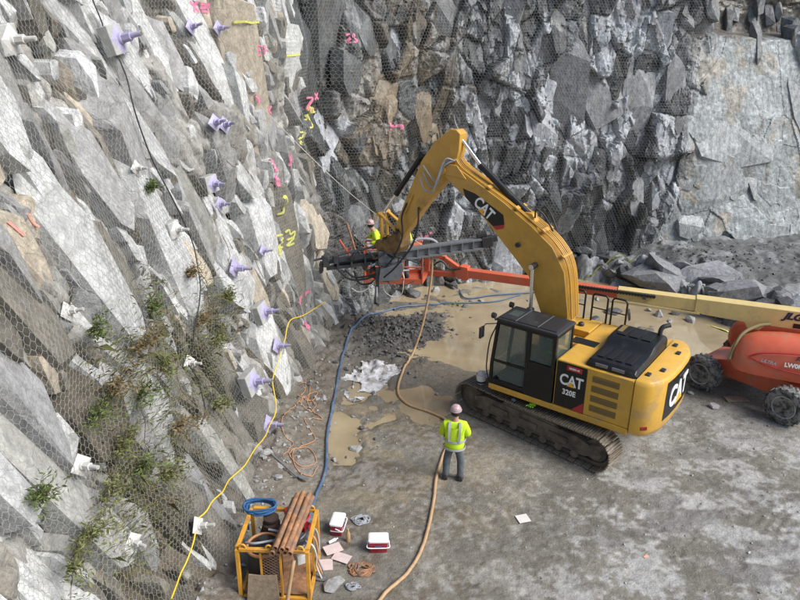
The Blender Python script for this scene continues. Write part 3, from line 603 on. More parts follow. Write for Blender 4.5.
class MB:
    def __init__(s): s.v = []; s.f = []
    def add(s, V, F):
        b = len(s.v); s.v += [tuple(p) for p in V]; s.f += [tuple(i+b for i in f) for f in F]; return s
    def box(s, c, d, rot=None, taper=1):
        x, y, z = d[0]/2, d[1]/2, d[2]/2
        V = [Vector((sx*x*(taper if sz > 0 else 1), sy*y*(taper if sz > 0 else 1), sz*z)) for sz in (-1, 1) for sx, sy in ((-1, -1), (1, -1), (1, 1), (-1, 1))]
        if rot is not None: V = [rot @ p for p in V]
        c = Vector(c)
        return s.add([p+c for p in V], [(3, 2, 1, 0), (4, 5, 6, 7), (0, 1, 5, 4), (1, 2, 6, 5), (2, 3, 7, 6), (3, 0, 4, 7)])
    def bar(s, a, b, w, h=None, up=(0, 0, 1)):
        a = Vector(a); b = Vector(b); d = (b-a); h = h or w
        z = d.normalized(); u = Vector(up); x = z.cross(u)
        if x.length < 1e-3: x = z.cross(Vector((1, 0, 0)))
        x.normalize(); y = x.cross(z)
        m = Matrix((x, z, y)).transposed()
        return s.box((a+b)/2, (w, d.length, h), m)
    def prism(s, prof, y0, y1, axes='xz'):
        """closed profile (list of 2D points) extruded along the third axis"""
        n = len(prof); V = []
        for yy in (y0, y1):
            for p in prof:
                V.append({'xz': (p[0], yy, p[1]), 'xy': (p[0], p[1], yy), 'yz': (yy, p[0], p[1])}[axes])
        return s.add(V, [tuple(range(n)), tuple(range(2*n-1, n-1, -1))]+[((i+1) % n, i, n+i, n+(i+1) % n) for i in range(n)])
    def loft(s, rings, closed=True, caps=True):
        n = len(rings[0]); V = [p for r in rings for p in r]; F = []
        for k in range(len(rings)-1):
            for i in range(n if closed else n-1):
                j = (i+1) % n; F.append((k*n+i, k*n+j, (k+1)*n+j, (k+1)*n+i))
        if caps and closed: F += [tuple(range(n-1, -1, -1)), tuple((len(rings)-1)*n+i for i in range(n))]
        return s.add(V, F)
    def tube(s, path, r, seg=8, caps=True):
        P = [Vector(p) for p in path]; n = len(P); rings = []; prev = None
        rs = r if isinstance(r, (list, tuple)) else [r]*n
        for i in range(n):
            t = (P[min(i+1, n-1)]-P[max(i-1, 0)])
            if t.length < 1e-9: t = Vector((0, 0, 1))
            t.normalize()
            if prev is None:
                u = Vector((0, 0, 1)) if abs(t.z) < .9 else Vector((1, 0, 0)); x = t.cross(u).normalized()
            else:
                x = prev-t*prev.dot(t)
                if x.length < 1e-6: x = t.cross(Vector((0, 0, 1)))
                x.normalize()
            prev = x; y = t.cross(x)
            rings.append([P[i]+rs[i]*(math.cos(a)*x+math.sin(a)*y) for a in [2*math.pi*k/seg for k in range(seg)]])
        return s.loft(rings, True, caps)
    def cyl(s, a, b, r, seg=16, r2=None): return s.tube([a, b], [r, r if r2 is None else r2], seg)
    def lathe(s, prof, c, axis, seg=24):
        """profile (radius, along) spun round axis through c"""
        ax = Vector(axis).normalized(); u = Vector((0, 0, 1)) if abs(ax.z) < .9 else Vector((1, 0, 0))
        x = ax.cross(u).normalized(); y = ax.cross(x); c = Vector(c)
        return s.loft([[c+ax*h+r*(math.cos(2*math.pi*k/seg)*x+math.sin(2*math.pi*k/seg)*y) for k in range(seg)] for r, h in prof])
    def mesh(s, name, smooth=None):
        me = bpy.data.meshes.new(name); me.from_pydata([tuple(p) for p in s.v], [], s.f); me.update()
        bm = bmesh.new(); bm.from_mesh(me); bmesh.ops.recalc_face_normals(bm, faces=bm.faces); bm.to_mesh(me); bm.free()
        if smooth:
            me.polygons.foreach_set('use_smooth', [True]*len(me.polygons))
            me.set_sharp_from_angle(angle=math.radians(smooth))
        return me
    def build(s, name, m, parent=None, smooth=35, bevel=0, seg=2, loc=None, rot=None):
        o = link(name, s.mesh(name, smooth), m, parent, loc, rot)
        if bevel:
            b = o.modifiers.new('bevel', 'BEVEL'); b.width = bevel; b.segments = seg; b.limit_method = 'ANGLE'; b.angle_limit = R_(35); b.harden_normals = True
        return o
def spline(pts, n=8):
    """Catmull-Rom through 3D points"""
    P = [Vector(p) for p in pts]; P = [P[0]*2-P[1]]+P+[P[-1]*2-P[-2]]; out = []
    for i in range(1, len(P)-2):
        a, b, c, d = P[i-1:i+3]
        for k in range(n):
            t = k/n; out.append(.5*((2*b)+(c-a)*t+(2*a-5*b+4*c-d)*t*t+(3*b-a-3*c+d)*t**3))
    return out+[P[-2]]
def text_mesh(txt, size, bold=.0, extrude=.004, shear=0, spacing=1):
    c = bpy.data.curves.new('lettering', 'FONT'); c.body = txt; c.size = size; c.offset = bold; c.extrude = extrude; c.align_x = 'CENTER'; c.align_y = 'CENTER'; c.shear = shear; c.space_character = spacing
    o = bpy.data.objects.new('lettering', c); COL.objects.link(o)
    dg = bpy.context.evaluated_depsgraph_get(); me = bpy.data.meshes.new_from_object(o.evaluated_get(dg)); me.name = 'lettering'
    bpy.data.objects.remove(o); me.materials.clear(); return me
def place_text(me, name, m, parent, origin, xdir, ydir, sx=1):
    """lettering laid on a surface: xdir reading direction, ydir up"""
    x = Vector(xdir).normalized(); y = Vector(ydir); y = (y-x*y.dot(x)).normalized(); z = x.cross(y)
    o = link(name, me, m, parent); o.matrix_local = Matrix.Translation(Vector(origin)) @ Matrix((x*sx, y, z)).transposed().to_4x4()
    return o
def cat_logo(parent, origin, xdir, ydir, size, extra=.8):
    place_text(text_mesh('CAT', size, .020*size*1.2, .003, 0, .95), 'lettering', 'white_paint', parent, origin, xdir, ydir, extra)
    x = Vector(xdir).normalized(); y = Vector(ydir); y = (y-x*y.dot(x)).normalized(); z = x.cross(y); o = Vector(origin)+z*.004
    p = lambda a, b, c=0: o+x*a*size*extra+y*b*size+z*c
    b = -.36
    MB().add([p(-.33, b), p(.31, b), p(-.01, b+.34), p(-.33, b, .004), p(.31, b, .004), p(-.01, b+.34, .004)], [(0, 1, 2), (3, 4, 5), (0, 1, 4, 3), (1, 2, 5, 4), (2, 0, 3, 5)]).build('logo_triangle', 'logo_yellow', parent, None)

# ------------------------------------------------------------------ excavator (x forward, y left, z up)
exc = empty('excavator', (4.12, 15.6, 0), R_(143))
tag(exc, 'large yellow tracked excavator with black cab standing in the middle of the pit', 'excavator')
def track(side, name_label=None):
    a = R_(-6.8); rot = Matrix.Rotation(a, 4, 'Z'); yc = 1.19*side
    T = lambda p: rot @ Vector(p)
    hl, zc, rad = 1.79, .455, .40
    fr = MB()
    fr.prism([(-1.75, .34), (-1.55, .24), (1.55, .24), (1.7, .34), (1.65, .56), (1.3, .66), (-1.3, .66), (-1.7, .56)], yc-.19, yc+.19)
    fr.prism([(-.9, .60), (.9, .60), (.75, .72), (-.75, .72)], yc-.13, yc+.17)
    for k in range(3): fr.box((-.85+.85*k, yc+.21*side, .44), (.5, .06, .16))
    # closed chain inside the shoes
    path = []
    for k in range(40): path.append((hl-2*hl*k/39, .80))
    prof_o, prof_i = [], []
    for k in range(49):
        t = math.pi*.5+math.pi*k/48
        prof_o.append((-hl+(rad-.01)*math.cos(t), zc+(rad-.01)*math.sin(t))); prof_i.append((-hl+(rad-.10)*math.cos(t), zc+(rad-.10)*math.sin(t)))
    for k in range(49):
        t = -math.pi*.5+math.pi*k/48
        prof_o.append((hl+(rad-.01)*math.cos(t), zc+(rad-.01)*math.sin(t))); prof_i.append((hl+(rad-.10)*math.cos(t), zc+(rad-.10)*math.sin(t)))
    n = len(prof_o); V = []; F = []
    for (p, yy) in ((prof_o, -.10), (prof_o, .10), (prof_i, .10), (prof_i, -.10)): V += [(q[0], yc+yy, q[1]) for q in p]
    for i in range(n):
        j = (i+1) % n
        for k in range(4): F.append((k*n+i, k*n+j, ((k+1) % 4)*n+j, ((k+1) % 4)*n+i))
    fr.add(V, F); fr.v = [T(p) for p in fr.v]
    tr = fr.build('crawler_track', 'mud_steel', exc, 30)
    def part(name, mb, m, sm=35): mb.v = [T(p) for p in mb.v]; return mb.build(name, m, tr, sm)
    part('idler', MB().lathe([(.01, -.13), (.30, -.13), (.33, -.05), (.33, .05), (.30, .13), (.12, .15), (.01, .15)], (hl, yc, zc), (0, side, 0)), 'mud_steel')
    sp = MB().lathe([(.01, -.1), (.27, -.1), (.29, 0), (.27, .1), (.20, .13), (.17, .20), (.01, .20)], (-hl, yc, zc), (0, side, 0))
    for k in range(13):
        t = 2*math.pi*k/13; sp.box((-hl+.30*math.cos(t), yc, zc+.30*math.sin(t)), (.09, .07, .09), Matrix.Rotation(-t, 3, 'Y'))
    part('sprocket', sp, 'mud_steel')
    for k in range(7): part('track_roller', MB().lathe([(.01, -.2), (.10, -.2), (.10, .2), (.01, .2)], (-1.3+.43*k, yc, .19), (0, 1, 0), 14), 'mud_steel')
    # shoes
    sh = MB().box((0, 0, .012), (.178, .60, .022))
    for dx in (-.07, 0, .07): sh.box((dx, 0, .036), (.016, .60, .03))
    me = sh.mesh('track_shoe', 30); me.materials.append(M['shoe'])
    per = 4*hl+2*math.pi*rad; ns = 49
    for k in range(ns):
        q = per*k/ns; L = 2*hl
        if q < L: px, pz, an = -hl+q, zc+rad+.0-.045*math.sin(math.pi*q/L)**2*1.0, 0
        elif q < L+math.pi*rad:
            t = (q-L)/rad; px, pz, an = hl+rad*math.sin(t), zc+rad*math.cos(t), t
        elif q < 2*L+math.pi*rad: px, pz, an = hl-(q-L-math.pi*rad), zc-rad, math.pi
        else:
            t = (q-2*L-math.pi*rad)/rad; px, pz, an = -hl-rad*math.sin(t), zc-rad*math.cos(t), math.pi+t
        o = link('track_shoe', me, None, tr); o.matrix_local = rot @ Matrix.Translation((px, yc, pz)) @ Matrix.Rotation(an, 4, 'Y')
    return tr
track(1); track(-1)
MB().prism([(-.9, .42), (.9, .42), (.75, .86), (-.75, .86)], -1.0, 1.0).build('car_body', 'mud_steel', exc, bevel=.03)
MB().cyl((0, 0, .84), (0, 0, 1.06), .66, 40).build('swing_bearing', 'dark_steel', exc)
MB().prism([(-2.21, -1.36), (1.34, -1.36), (1.40, -1.2), (1.40, -.5), (.9, -.45), (.9, .36), (1.34, .40), (1.34, 1.36), (1.2, 1.385), (-2.21, 1.385)], 1.03, 1.19, 'xy').build('revolving_frame', 'cat_yellow', exc, bevel=.025)
# engine house and right deck
eh = MB().prism([(-2.215, 1.19), (-.40, 1.19), (-.40, 2.34), (-.44, 2.38), (-2.215, 2.38)], -1.36, 1.37).build('engine_housing', 'cat_yellow', exc, bevel=.03)
MB().box((-.79, 1.374, 1.775), (.72, .012, 1.13)).build('black_side_panel', 'black', eh, bevel=.004)
MB().add([(-1.15, 1.3835, 1.20), (-.86, 1.3835, 1.20), (-1.15, 1.3835, 1.47), (-1.15, 1.376, 1.20), (-.86, 1.376, 1.20), (-1.15, 1.376, 1.47)], [(0, 1, 2), (5, 4, 3), (0, 1, 4, 3), (1, 2, 5, 4), (2, 0, 3, 5)]).build('red_corner', 'red_paint', eh, None)
for k in range(4):
    zc = 2.15-.245*k
    lv = MB().box((-1.60, 1.372, zc), (.62, .010, .155)).build('louver', 'louver', eh)
    for j in range(4): MB().box((-1.60, 1.381, zc-.054+.036*j), (.60, .012, .014), Matrix.Rotation(.5, 3, 'X')).build('slat', 'louver', lv)
MB().box((-1.155, 1.373, 1.73), (.012, .008, 1.16)).build('panel_seam', 'black_matt', eh)
MB().box((-.86, 1.388, 2.24), (.36, .012, .115)).build('red_sticker', 'red_paint', eh)
place_text(text_mesh('BRIEM-40', .062, .002, .002), 'lettering', 'white_paint', eh, (-.86, 1.395, 2.24), (-1, 0, 0), (0, 0, 1))
cat_logo(eh, (-.81, 1.382, 1.91), (-1, 0, 0), (0, 0, 1), .37)
place_text(text_mesh('320E', .185, .006, .003, 0, 1.05), 'lettering', 'white_paint', eh, (-.78, 1.382, 1.61), (-1, 0, 0), (0, 0, 1), .85)
# right hand deck and tool box
MB().prism([(-.39, 1.19), (1.32, 1.19), (1.32, 1.62), (.75, 1.62), (.75, 2.0), (.28, 2.0), (.28, 2.37), (-.39, 2.37)], -1.36, -.52).build('tool_box', 'cat_yellow', exc, bevel=.025)
MB().box((-.55, .12, 2.377), (.62, .34, .02)).build('deck_opening', 'black', eh, bevel=.005)
MB().box((-.18, -.02, 1.7), (.42, .95, 1.0)).build('tank_front', 'cat_yellow', exc, bevel=.02)
MB().lathe([(.01, 0), (.075, 0), (.075, .06), (.05, .09), (.01, .09)], (-.05, -.8, 2.37), (0, 0, 1), 16).build('filler_cap', 'black_matt', exc)
MB().box((-.98, -.75, 2.43), (.10, .7, .10)).build('air_intake', 'louver', exc, bevel=.02)
# hood cover
def hood_ring(x, dz, ins):
    P = [(1.29-ins, 2.285), (1.27-ins, 2.38+dz*.5), (1.18-ins, 2.455+dz), (.40, 2.475+dz), (.22, 2.52+dz), (.08, 2.60+dz), (-.02, 2.625+dz), (-.68+ins, 2.64+dz), (-.80+ins, 2.58+dz*.5), (-.83+ins, 2.285)]
    return [(x, y, z+.10) for y, z in P]
hd = MB().loft([hood_ring(-1.04, -.10, .05), hood_ring(-1.10, -.02, .015), hood_ring(-1.22, 0, 0), hood_ring(-2.02, 0, 0), hood_ring(-2.16, -.02, .015), hood_ring(-2.22, -.11, .05)]).build('hood_cover', 'black', exc, 50, bevel=.02)
for k in range(4): MB().box((-1.28-.215*k, .72, 2.574), (.15, .62, .022)).build('hood_rib', 'black', hd, bevel=.009)
for k in range(3): MB().box((-1.33-.29*k, -.34, 2.742), (.22, .55, .022)).build('hood_rib', 'black', hd, bevel=.009)
for k in range(2): MB().box((-1.42-.38*k, 1.281, 2.475), (.28, .012, .085), Matrix.Rotation(-.2, 3, 'X')).build('hood_vent', 'grey_steel', hd)
MB().box((-1.25, -.40, 2.748), (.11, .42, .02)).build('hood_vent', 'louver', hd)
MB().tube(spline([(-2.06, -.62, 2.66), (-2.06, -.62, 2.84), (-2.10, -.65, 2.94), (-2.22, -.76, 2.98)], 6), .055, 12).build('exhaust_pipe', 'black_matt', exc)
# counterweight
plan = [(-2.235, 1.39), (-2.46, 1.37), (-2.60, 1.24), (-2.71, 1.02), (-2.77, .84), (-2.805, .5), (-2.82, 0), (-2.805, -.5), (-2.77, -.84), (-2.71, -1.02), (-2.60, -1.24), (-2.46, -1.37), (-2.235, -1.39)]
def cwr(z, k): return [(-2.235+(x+2.235)*k, y*(1-(1-k)*.35), z) for x, y in plan]
cwt = MB().loft([cwr(1.04, .80), cwr(1.10, .93), cwr(1.22, 1), cwr(2.30, 1), cwr(2.385, .96), cwr(2.42, .88)]).build('counterweight', 'cat_yellow', exc, 45)
dec = [p for p in plan if -.9 < p[1] < .9]
def strip(pts, off, z0, z1, th=.008):
    P = [Vector((p[0], p[1], 0)) for p in pts]; V = []
    for i, p in enumerate(P):
        t = (P[min(i+1, len(P)-1)]-P[max(i-1, 0)]).normalized(); n = Vector((-t.y, t.x, 0))
        if n.x > 0: n = -n
        V.append((p+n*off, p+n*(off-th)))
    return [[(a.x, a.y, z0), (a.x, a.y, z1), (b.x, b.y, z1), (b.x, b.y, z0)] for a, b in V]
MB().loft(strip(dec, .008, 1.36, 2.30)).build('black_rear_panel', 'black', cwt, 40)
MB().box((-2.81, 0, 2.20), (.05, .34, .06)).build('handle_recess', 'black_matt', cwt, bevel=.015)
# letters follow the curved rear
for ch, yy in (('C', .44), ('A', .02), ('T', -.40)):
    t = .30*yy; xo = -2.832+.06*yy*yy
    place_text(text_mesh(ch, .70, .018, .008), 'lettering', 'white_paint', cwt, (xo, yy, 1.80), (-.1*yy, -1, 0), (0, 0, 1), .92)
MB().add([(-2.834, .27, 1.545), (-2.834, -.24, 1.545), (-2.834, .02, 1.79), (-2.846, .27, 1.545), (-2.846, -.24, 1.545), (-2.846, .02, 1.79)], [(0, 1, 2), (5, 4, 3), (0, 1, 4, 3), (1, 2, 5, 4), (2, 0, 3, 5)]).build('logo_triangle', 'logo_yellow', cwt, None)
MB().box((-2.535, 1.308, 1.30), (.15, .02, .085), Matrix.Rotation(R_(-137), 3, 'Z')).build('reflector', 'red_lens', cwt, bevel=.005)
for (x, y) in ((-2.36, .95), (-2.36, -.95), (-2.55, .55), (-2.55, -.55)): MB().box((x, y, 2.43), (.10, .16, .05)).build('lifting_eye', 'black_matt', cwt, bevel=.015)
# hand rails on the right hand deck
def rail(parent, pts, r=.024, name='hand_rail', m='black'):
    return MB().tube(spline(pts, 6), r, 10).build(name, m, parent, 60)
for x0, x1, z0 in ((.42, .10, 2.0), (-.10, -.50, 2.27), (-.62, -1.0, 2.27)):
    top = 3.12
    rl = MB().tube([(x0, -1.28, z0), (x0, -1.28, top-.07), (x0-.03, -1.28, top-.02), (x0-.07, -1.28, top), (x1+.07, -1.28, top), (x1+.03, -1.28, top-.02), (x1, -1.28, top-.07), (x1, -1.28, z0)], .025, 10)
    rl.cyl((x0, -1.28, top-.38), (x1, -1.28, top-.38), .017, 8); rl.build('hand_rail', 'black', exc, 60)
rail(exc, [(1.0, -1.25, 2.0), (.86, -1.26, 2.5), (.55, -1.27, 3.05), (.43, -1.28, 3.0)])
mr = MB().lathe([(.01, 0), (.11, 0), (.10, .04), (.01, .05)], (-1.02, -1.38, 2.72), (-.7, -.4, .2), 16); mr.v = [Vector((p[0], p[1], 2.72+(Vector(p).z-2.72)*1.5)) for p in mr.v]
mr.build('mirror', 'black_matt', exc)
# cab
cab = MB()
x0, x1, xf, y0, y1, z0, zm, z1 = -.36, 1.20, 1.33, .42, 1.365, 1.19, 1.72, 2.90
def post(a, b, w=.075, d=.075): cab.bar(a, b, w, d, (1, 0, 0))
for y in (y0+.035, y1-.035):
    post((xf-.035, y, z0), (xf-.035, y, zm)); post((xf-.035, y, zm), (x1-.03, y, z1)); post((x0+.04, y, z0), (x0+.04, y, z1), .09, .09)
    cab.bar((x0, y, z1-.03), (x1, y, z1-.03), .08, .10); cab.bar((x0, y, z0+.03), (xf, y, z0+.03), .09, .08)
    post((.34, y, z0), (.34, y, z1), .07, .11)
for x, z in ((x0+.04, z1-.03), (x1-.04, z1-.03), (x0+.04, z0+.03), (xf-.05, z0+.03)): cab.bar((x, y0, z), (x, y1, z), .08, .10)
cab.prism([(x0-.01, z0), (.36, z0), (.36, 2.02), (.28, 2.10), (x0-.01, 2.10)], y1-.025, y1+.012)      # lower rear door skin
cab.prism([(.30, z0), (xf+.01, z0), (xf+.01, z0+.14), (.30, z0+.14)], y1-.03, y1+.01)
cab.prism([(.36, 1.80), (xf-.05, 1.80), (xf-.05, 1.87), (.36, 1.87)], y1-.05, y1-.01)
cab.box(((x0+xf)/2, (y0+y1)/2, z0+.02), (xf-x0, y1-y0, .05))
cab.prism([(x0, z0), (.1, z0), (.1, 1.75), (x0, 1.75)], y0, y0+.03)
cabo = cab.build('cab', 'black', exc, 35, bevel=.012)
rf = MB().prism([(x0-.03, z1), (x1+.03, z1), (x1+.06, z1+.03), (x1, z1+.075), (x0+.02, z1+.075), (x0-.03, z1+.05)], y0-.02, y1+.02).build('roof', 'black_matt', cabo, bevel=.025)
for a, b in ((x0+.05, .14), (.17, .72), (.75, x1-.04)): MB().box(((a+b)/2, (y0+y1)/2, z1+.083), (b-a, y1-y0-.12, .02)).build('roof_panel', 'black_matt', cabo, bevel=.008)
MB().box((.94, (y0+y1)/2, z1+.097), (.26, .36, .008)).build('roof_hatch', 'glass', cabo)
for xx in (.155, .735): MB().box((xx, (y0+y1)/2, z1+.094), (.014, y1-y0-.08, .008)).build('roof_seam', 'grey_steel', cabo)
def pane(P, name='window_pane', th=.008):
    P = [Vector(p) for p in P]; n = (P[1]-P[0]).cross(P[2]-P[0]).normalized()*th; k = len(P)
    MB().add(P+[p+n for p in P], [tuple(range(k)), tuple(range(2*k-1, k-1, -1))]+[(i, (i+1) % k, k+(i+1) % k, k+i) for i in range(k)]).build(name, 'glass', cabo, None)
yy = y1-.03
pane([(.40, yy, 1.88), (xf-.10, yy, 1.88), (x1-.07, yy, z1-.08), (.40, yy, z1-.08)])
pane([(.40, yy, z0+.15), (xf-.30, yy, z0+.15), (xf-.08, yy, z0+.35), (xf-.08, yy, 1.79), (.40, yy, 1.79)])
pane([(x0+.09, yy, 2.11), (.28, yy, 2.11), (.28, yy, z1-.08), (x0+.09, yy, z1-.08)])
yy = y0+.03
pane([(.12, yy, 1.4), (xf-.1, yy, 1.4), (xf-.08, yy, zm), (x1-.07, yy, z1-.08), (.12, yy, z1-.08)])
pane([(x0+.02, y0+.08, 2.26), (x0+.02, y1-.08, 2.26), (x0+.02, y1-.08, z1-.08), (x0+.02, y0+.08, z1-.08)])
pane([(xf-.03, y0+.07, z0+.1), (xf-.03, y1-.07, z0+.1), (xf-.03, y1-.07, zm), (xf-.03, y0+.07, zm)])
pane([(xf-.03, y0+.07, zm+.02), (xf-.03, y1-.07, zm+.02), (x1-.03, y1-.07, z1-.09), (x1-.03, y0+.07, z1-.09)], 'windscreen')
st = MB().box((.25, .90, 1.62), (.5, .5, .16)); st.bar((.02, .90, 1.66), (-.10, .90, 2.35), .48, .14, (1, 0, 0)); st.box((-.12, .9, 2.48), (.10, .28, .2)); st.box((.25, .9, 1.4), (.4, .4, .3))
st.build('seat', 'seat', cabo, bevel=.03)
for y in (.62, 1.18): MB().box((.42, y, 1.72), (.5, .14, .22)).build('console', 'black_matt', cabo, bevel=.02)
MB().tube([(.62, .62, 1.8), (.66, .62, 2.02)], .02, 8).build('joystick', 'black_matt', cabo)
MB().box((.34, y1+.02, 1.98), (.03, .03, .14)).build('door_handle', 'black_matt', cabo, bevel=.008)
rail(cabo, [(xf+.04, y1-.05, z0+.05), (xf+.10, y1-.02, 1.6), (xf+.05, y1-.02, 2.3), (x1+.03, y1-.05, 2.75)], .016)
for (x, y) in ((x1+.10, y1-.02), (x1+.10, y0+.05)):
    lp = MB().lathe([(.01, -.04), (.06, -.04), (.075, .03), (.07, .05), (.01, .055)], (x, y, z1+.10), (1, 0, -.1), 14).build('work_lamp', 'black_matt', cabo)
    MB().cyl((x, y, z1+.06), (x-.05, y, z1-.02), .018, 8).build('lamp_bracket', 'black_matt', lp)
mm = MB().box((xf+.20, y1+.14, 2.55), (.05, .18, .28)); mm.tube([(x1+.02, y1-.05, 2.8), (xf+.12, y1+.10, 2.78), (xf+.18, y1+.14, 2.66)], .014, 8); mm.build('mirror', 'black_matt', cabo, bevel=.01)
# boom
BP = [(-.10, 1.75), (.32, 1.72), (.62, 2.90), (1.02, 3.74), (1.68, 4.36), (2.56, 5.16), (3.46, 5.80), (3.66, 5.88), (3.77, 6.02), (3.74, 6.16), (3.62, 6.22), (3.30, 6.20), (1.84, 5.48), (1.05, 5.02), (.46, 4.60), (.10, 4.05), (-.10, 3.0)]
boom = MB().prism(BP, -.25, .25)
boom.prism([(2.9, 5.9), (3.72, 5.95), (3.78, 6.1), (3.68, 6.24), (3.2, 6.22)], .25, .30); boom.prism([(2.9, 5.9), (3.72, 5.95), (3.78, 6.1), (3.68, 6.24), (3.2, 6.22)], -.30, -.25)
boomo = boom.build('boom', 'boom_yellow', exc, bevel=.03)
for side in (.262, -.262):                                # side plate seams and pins
    MB().cyl((3.60, side*1.15, 6.04), (3.60, side*1.30, 6.04), .085, 20).build('pin', 'boom_yellow', boomo)
    MB().cyl((.86, side, 4.08), (.86, side*1.75, 4.08), .075, 20).build('pin', 'black_matt', boomo)
    MB().cyl((1.36, side*.97, 4.50), (1.36, side*1.20, 4.50), .06, 16).build('pin', 'black_matt', boomo)
def on_face(y, P, th, name, m, parent):
    s = 1 if y > 0 else -1
    return MB().prism(P, y, y+s*th).build(name, m, parent, None)
dd = Vector((.79, -0, .61))
on_face(.2505, [(2.66, 5.58), (3.02, 5.66), (2.93, 5.44), (2.08, 4.83), (1.78, 4.93), (1.83, 5.17)], .006, 'black_decal', 'black', boomo)
on_face(.2508, [(2.10, 4.84), (1.78, 4.92), (1.80, 4.83), (2.0, 4.76)], .009, 'red_trim', 'red_paint', boomo)
cat_logo(boomo, (2.38, .2585, 5.24), (-.80, 0, -.60), (-.60, 0, .80), .40)
# pipes on top of the boom
for k, yy in enumerate((-.19, -.12, -.05, .04, .12, .19)):
    MB().tube(spline([(-.18, yy, 2.9), (.02, yy, 4.1), (.40, yy, 4.68), (1.02, yy, 5.09), (1.85, yy, 5.54), (3.05, yy, 6.12), (3.32, yy*.9, 6.34), (3.55, yy*.8, 6.35)], 6), .022, 7).build('hydraulic_pipe', 'boom_yellow', boomo, 60)
for (x, z) in ((.20, 4.40), (.75, 4.93), (1.5, 5.36), (2.3, 5.76)): MB().box((x, 0, z+.02), (.10, .50, .05), Matrix.Rotation(-.6, 3, 'Y')).build('pipe_clamp', 'boom_yellow', boomo, bevel=.008)
def ram(parent, a, b, c, r, rr, name, y, barrel='black'):
    A, B, C = [Vector((p[0], y, p[1])) for p in (a, b, c)]
    t = (C-A).normalized()
    br = MB().tube([A, B-t*.001], r, 18); br.cyl(B-t*.06, B+t*.05, r*1.12, 18); br.cyl(A-Vector((0, r*1.1, 0)), A+Vector((0, r*1.1, 0)), r*1.05, 16)
    o = br.build(name, barrel, parent); rd = MB().tube([B, C], rr, 14); rd.cyl(C-Vector((0, r, 0)), C+Vector((0, r, 0)), r*.8, 14)
    rd.build('piston_rod', 'chrome', o); return o
for yy in (.40, -.40): ram(exc, (.78, 1.45), (.82, 2.95), (.86, 4.08), .085, .045, 'boom_cylinder', yy, 'dark_steel')
ram(exc, (1.20, 5.18), (2.66, 6.22), (3.38, 6.92), .085, .045, 'stick_cylinder', 0)
MB().prism([(.95, 4.95), (1.45, 5.25), (1.30, 5.30), (1.12, 5.28)], -.12, .12).build('cylinder_bracket', 'boom_yellow', boomo, bevel=.01)
# stick
SP = [(3.22, 6.98), (3.34, 7.07), (3.52, 7.06), (3.98, 6.72), (4.36, 6.22), (4.74, 5.42), (5.22, 4.30), (5.30, 4.08), (5.22, 3.92), (5.06, 3.94), (4.84, 4.18), (4.20, 5.06), (3.64, 5.72), (3.36, 6.10), (3.24, 6.55)]
stick = MB().prism(SP, -.17, .17).build('stick', 'boom_yellow', exc, bevel=.025)
for s in (1, -1):
    on_face(.1705*s, [(3.40, 6.90), (3.90, 6.62), (4.26, 6.16), (4.55, 5.5), (4.2, 5.35), (3.62, 6.0), (3.42, 6.4)], .012, 'stiffener_plate', 'boom_yellow', stick)
    MB().cyl((5.14, .17*s, 4.14), (5.14, .27*s, 4.14), .075, 18).build('pin', 'black_matt', stick)
    MB().bar((4.62, .19*s, 5.25), (4.86, .19*s, 4.70), .035, .06, (0, 1, 0)).build('grab_bar', 'boom_yellow', stick)
ram(exc, (4.46, 6.32), (5.30, 5.17), (5.76, 4.55), .075, .042, 'bucket_cylinder', 0)
for s in (1, -1):
    MB().bar((5.78, .17*s, 4.56), (5.14, .22*s, 4.16), .05, .11, (0, 1, 0)).build('link_bar', 'boom_yellow', exc, bevel=.01)
    MB().bar((5.78, .12*s, 4.52), (5.72, .12*s, 3.74), .05, .12, (0, 1, 0)).build('link_bar', 'boom_yellow', exc, bevel=.01)
MB().cyl((5.78, -.26, 4.54), (5.78, .26, 4.54), .055, 14).build('pin', 'boom_yellow', exc)
cp = MB().prism([(5.00, 4.10), (5.18, 4.24), (5.32, 4.02), (5.60, 3.80), (5.86, 3.78), (5.94, 3.60), (5.82, 3.48), (5.12, 3.50), (4.98, 3.7)], -.25, .25)
cp.build('quick_coupler', 'coupler', exc, bevel=.03)
# hoses looping at the elbow and down the stick
for k, (yy, d) in enumerate(((.30, 0), (.36, .12), (.33, -.14))):
    MB().tube(spline([(3.30, yy*.7, 6.32), (3.48+d*.3, yy, 6.30+d*.3), (3.66+d*.4, yy+.04, 5.95-d), (3.80+d*.5, yy+.03, 5.62-d*1.2), (4.02+d, yy, 5.62-d), (4.30+d*.3, yy*.8, 5.92-d*1.2)], 8), .022, 8).build('hydraulic_hose', 'grey_hose', exc, 60)
MB().tube(spline([(4.80, .22, 5.0), (4.92, .28, 4.6), (4.86, .32, 4.1), (5.10, .34, 3.5), (5.5, .3, 3.0)], 8), .024, 8).build('hydraulic_hose', 'rubber', exc, 60)
MB().tube(spline([(4.42, .20, 4.95), (4.36, .30, 4.5), (4.50, .36, 3.9), (5.0, .42, 3.2), (5.4, .45, 2.8)], 8), .026, 8).build('hydraulic_hose', 'rubber', exc, 60)
MB().tube(spline([(3.46, -.1, 7.05), (3.55, -.1, 7.2), (3.60, -.1, 7.38)], 4), .018, 6).build('grease_line', 'grey_steel', exc, 60)
# hoses at the stick cylinder foot
for yy in (.10, -.10): MB().tube(spline([(1.05, yy, 5.20), (.98, yy*2, 5.42), (.78, yy*1.6, 5.30), (.55, yy, 4.95)], 6), .022, 7).build('hydraulic_hose', 'rubber', exc, 60)
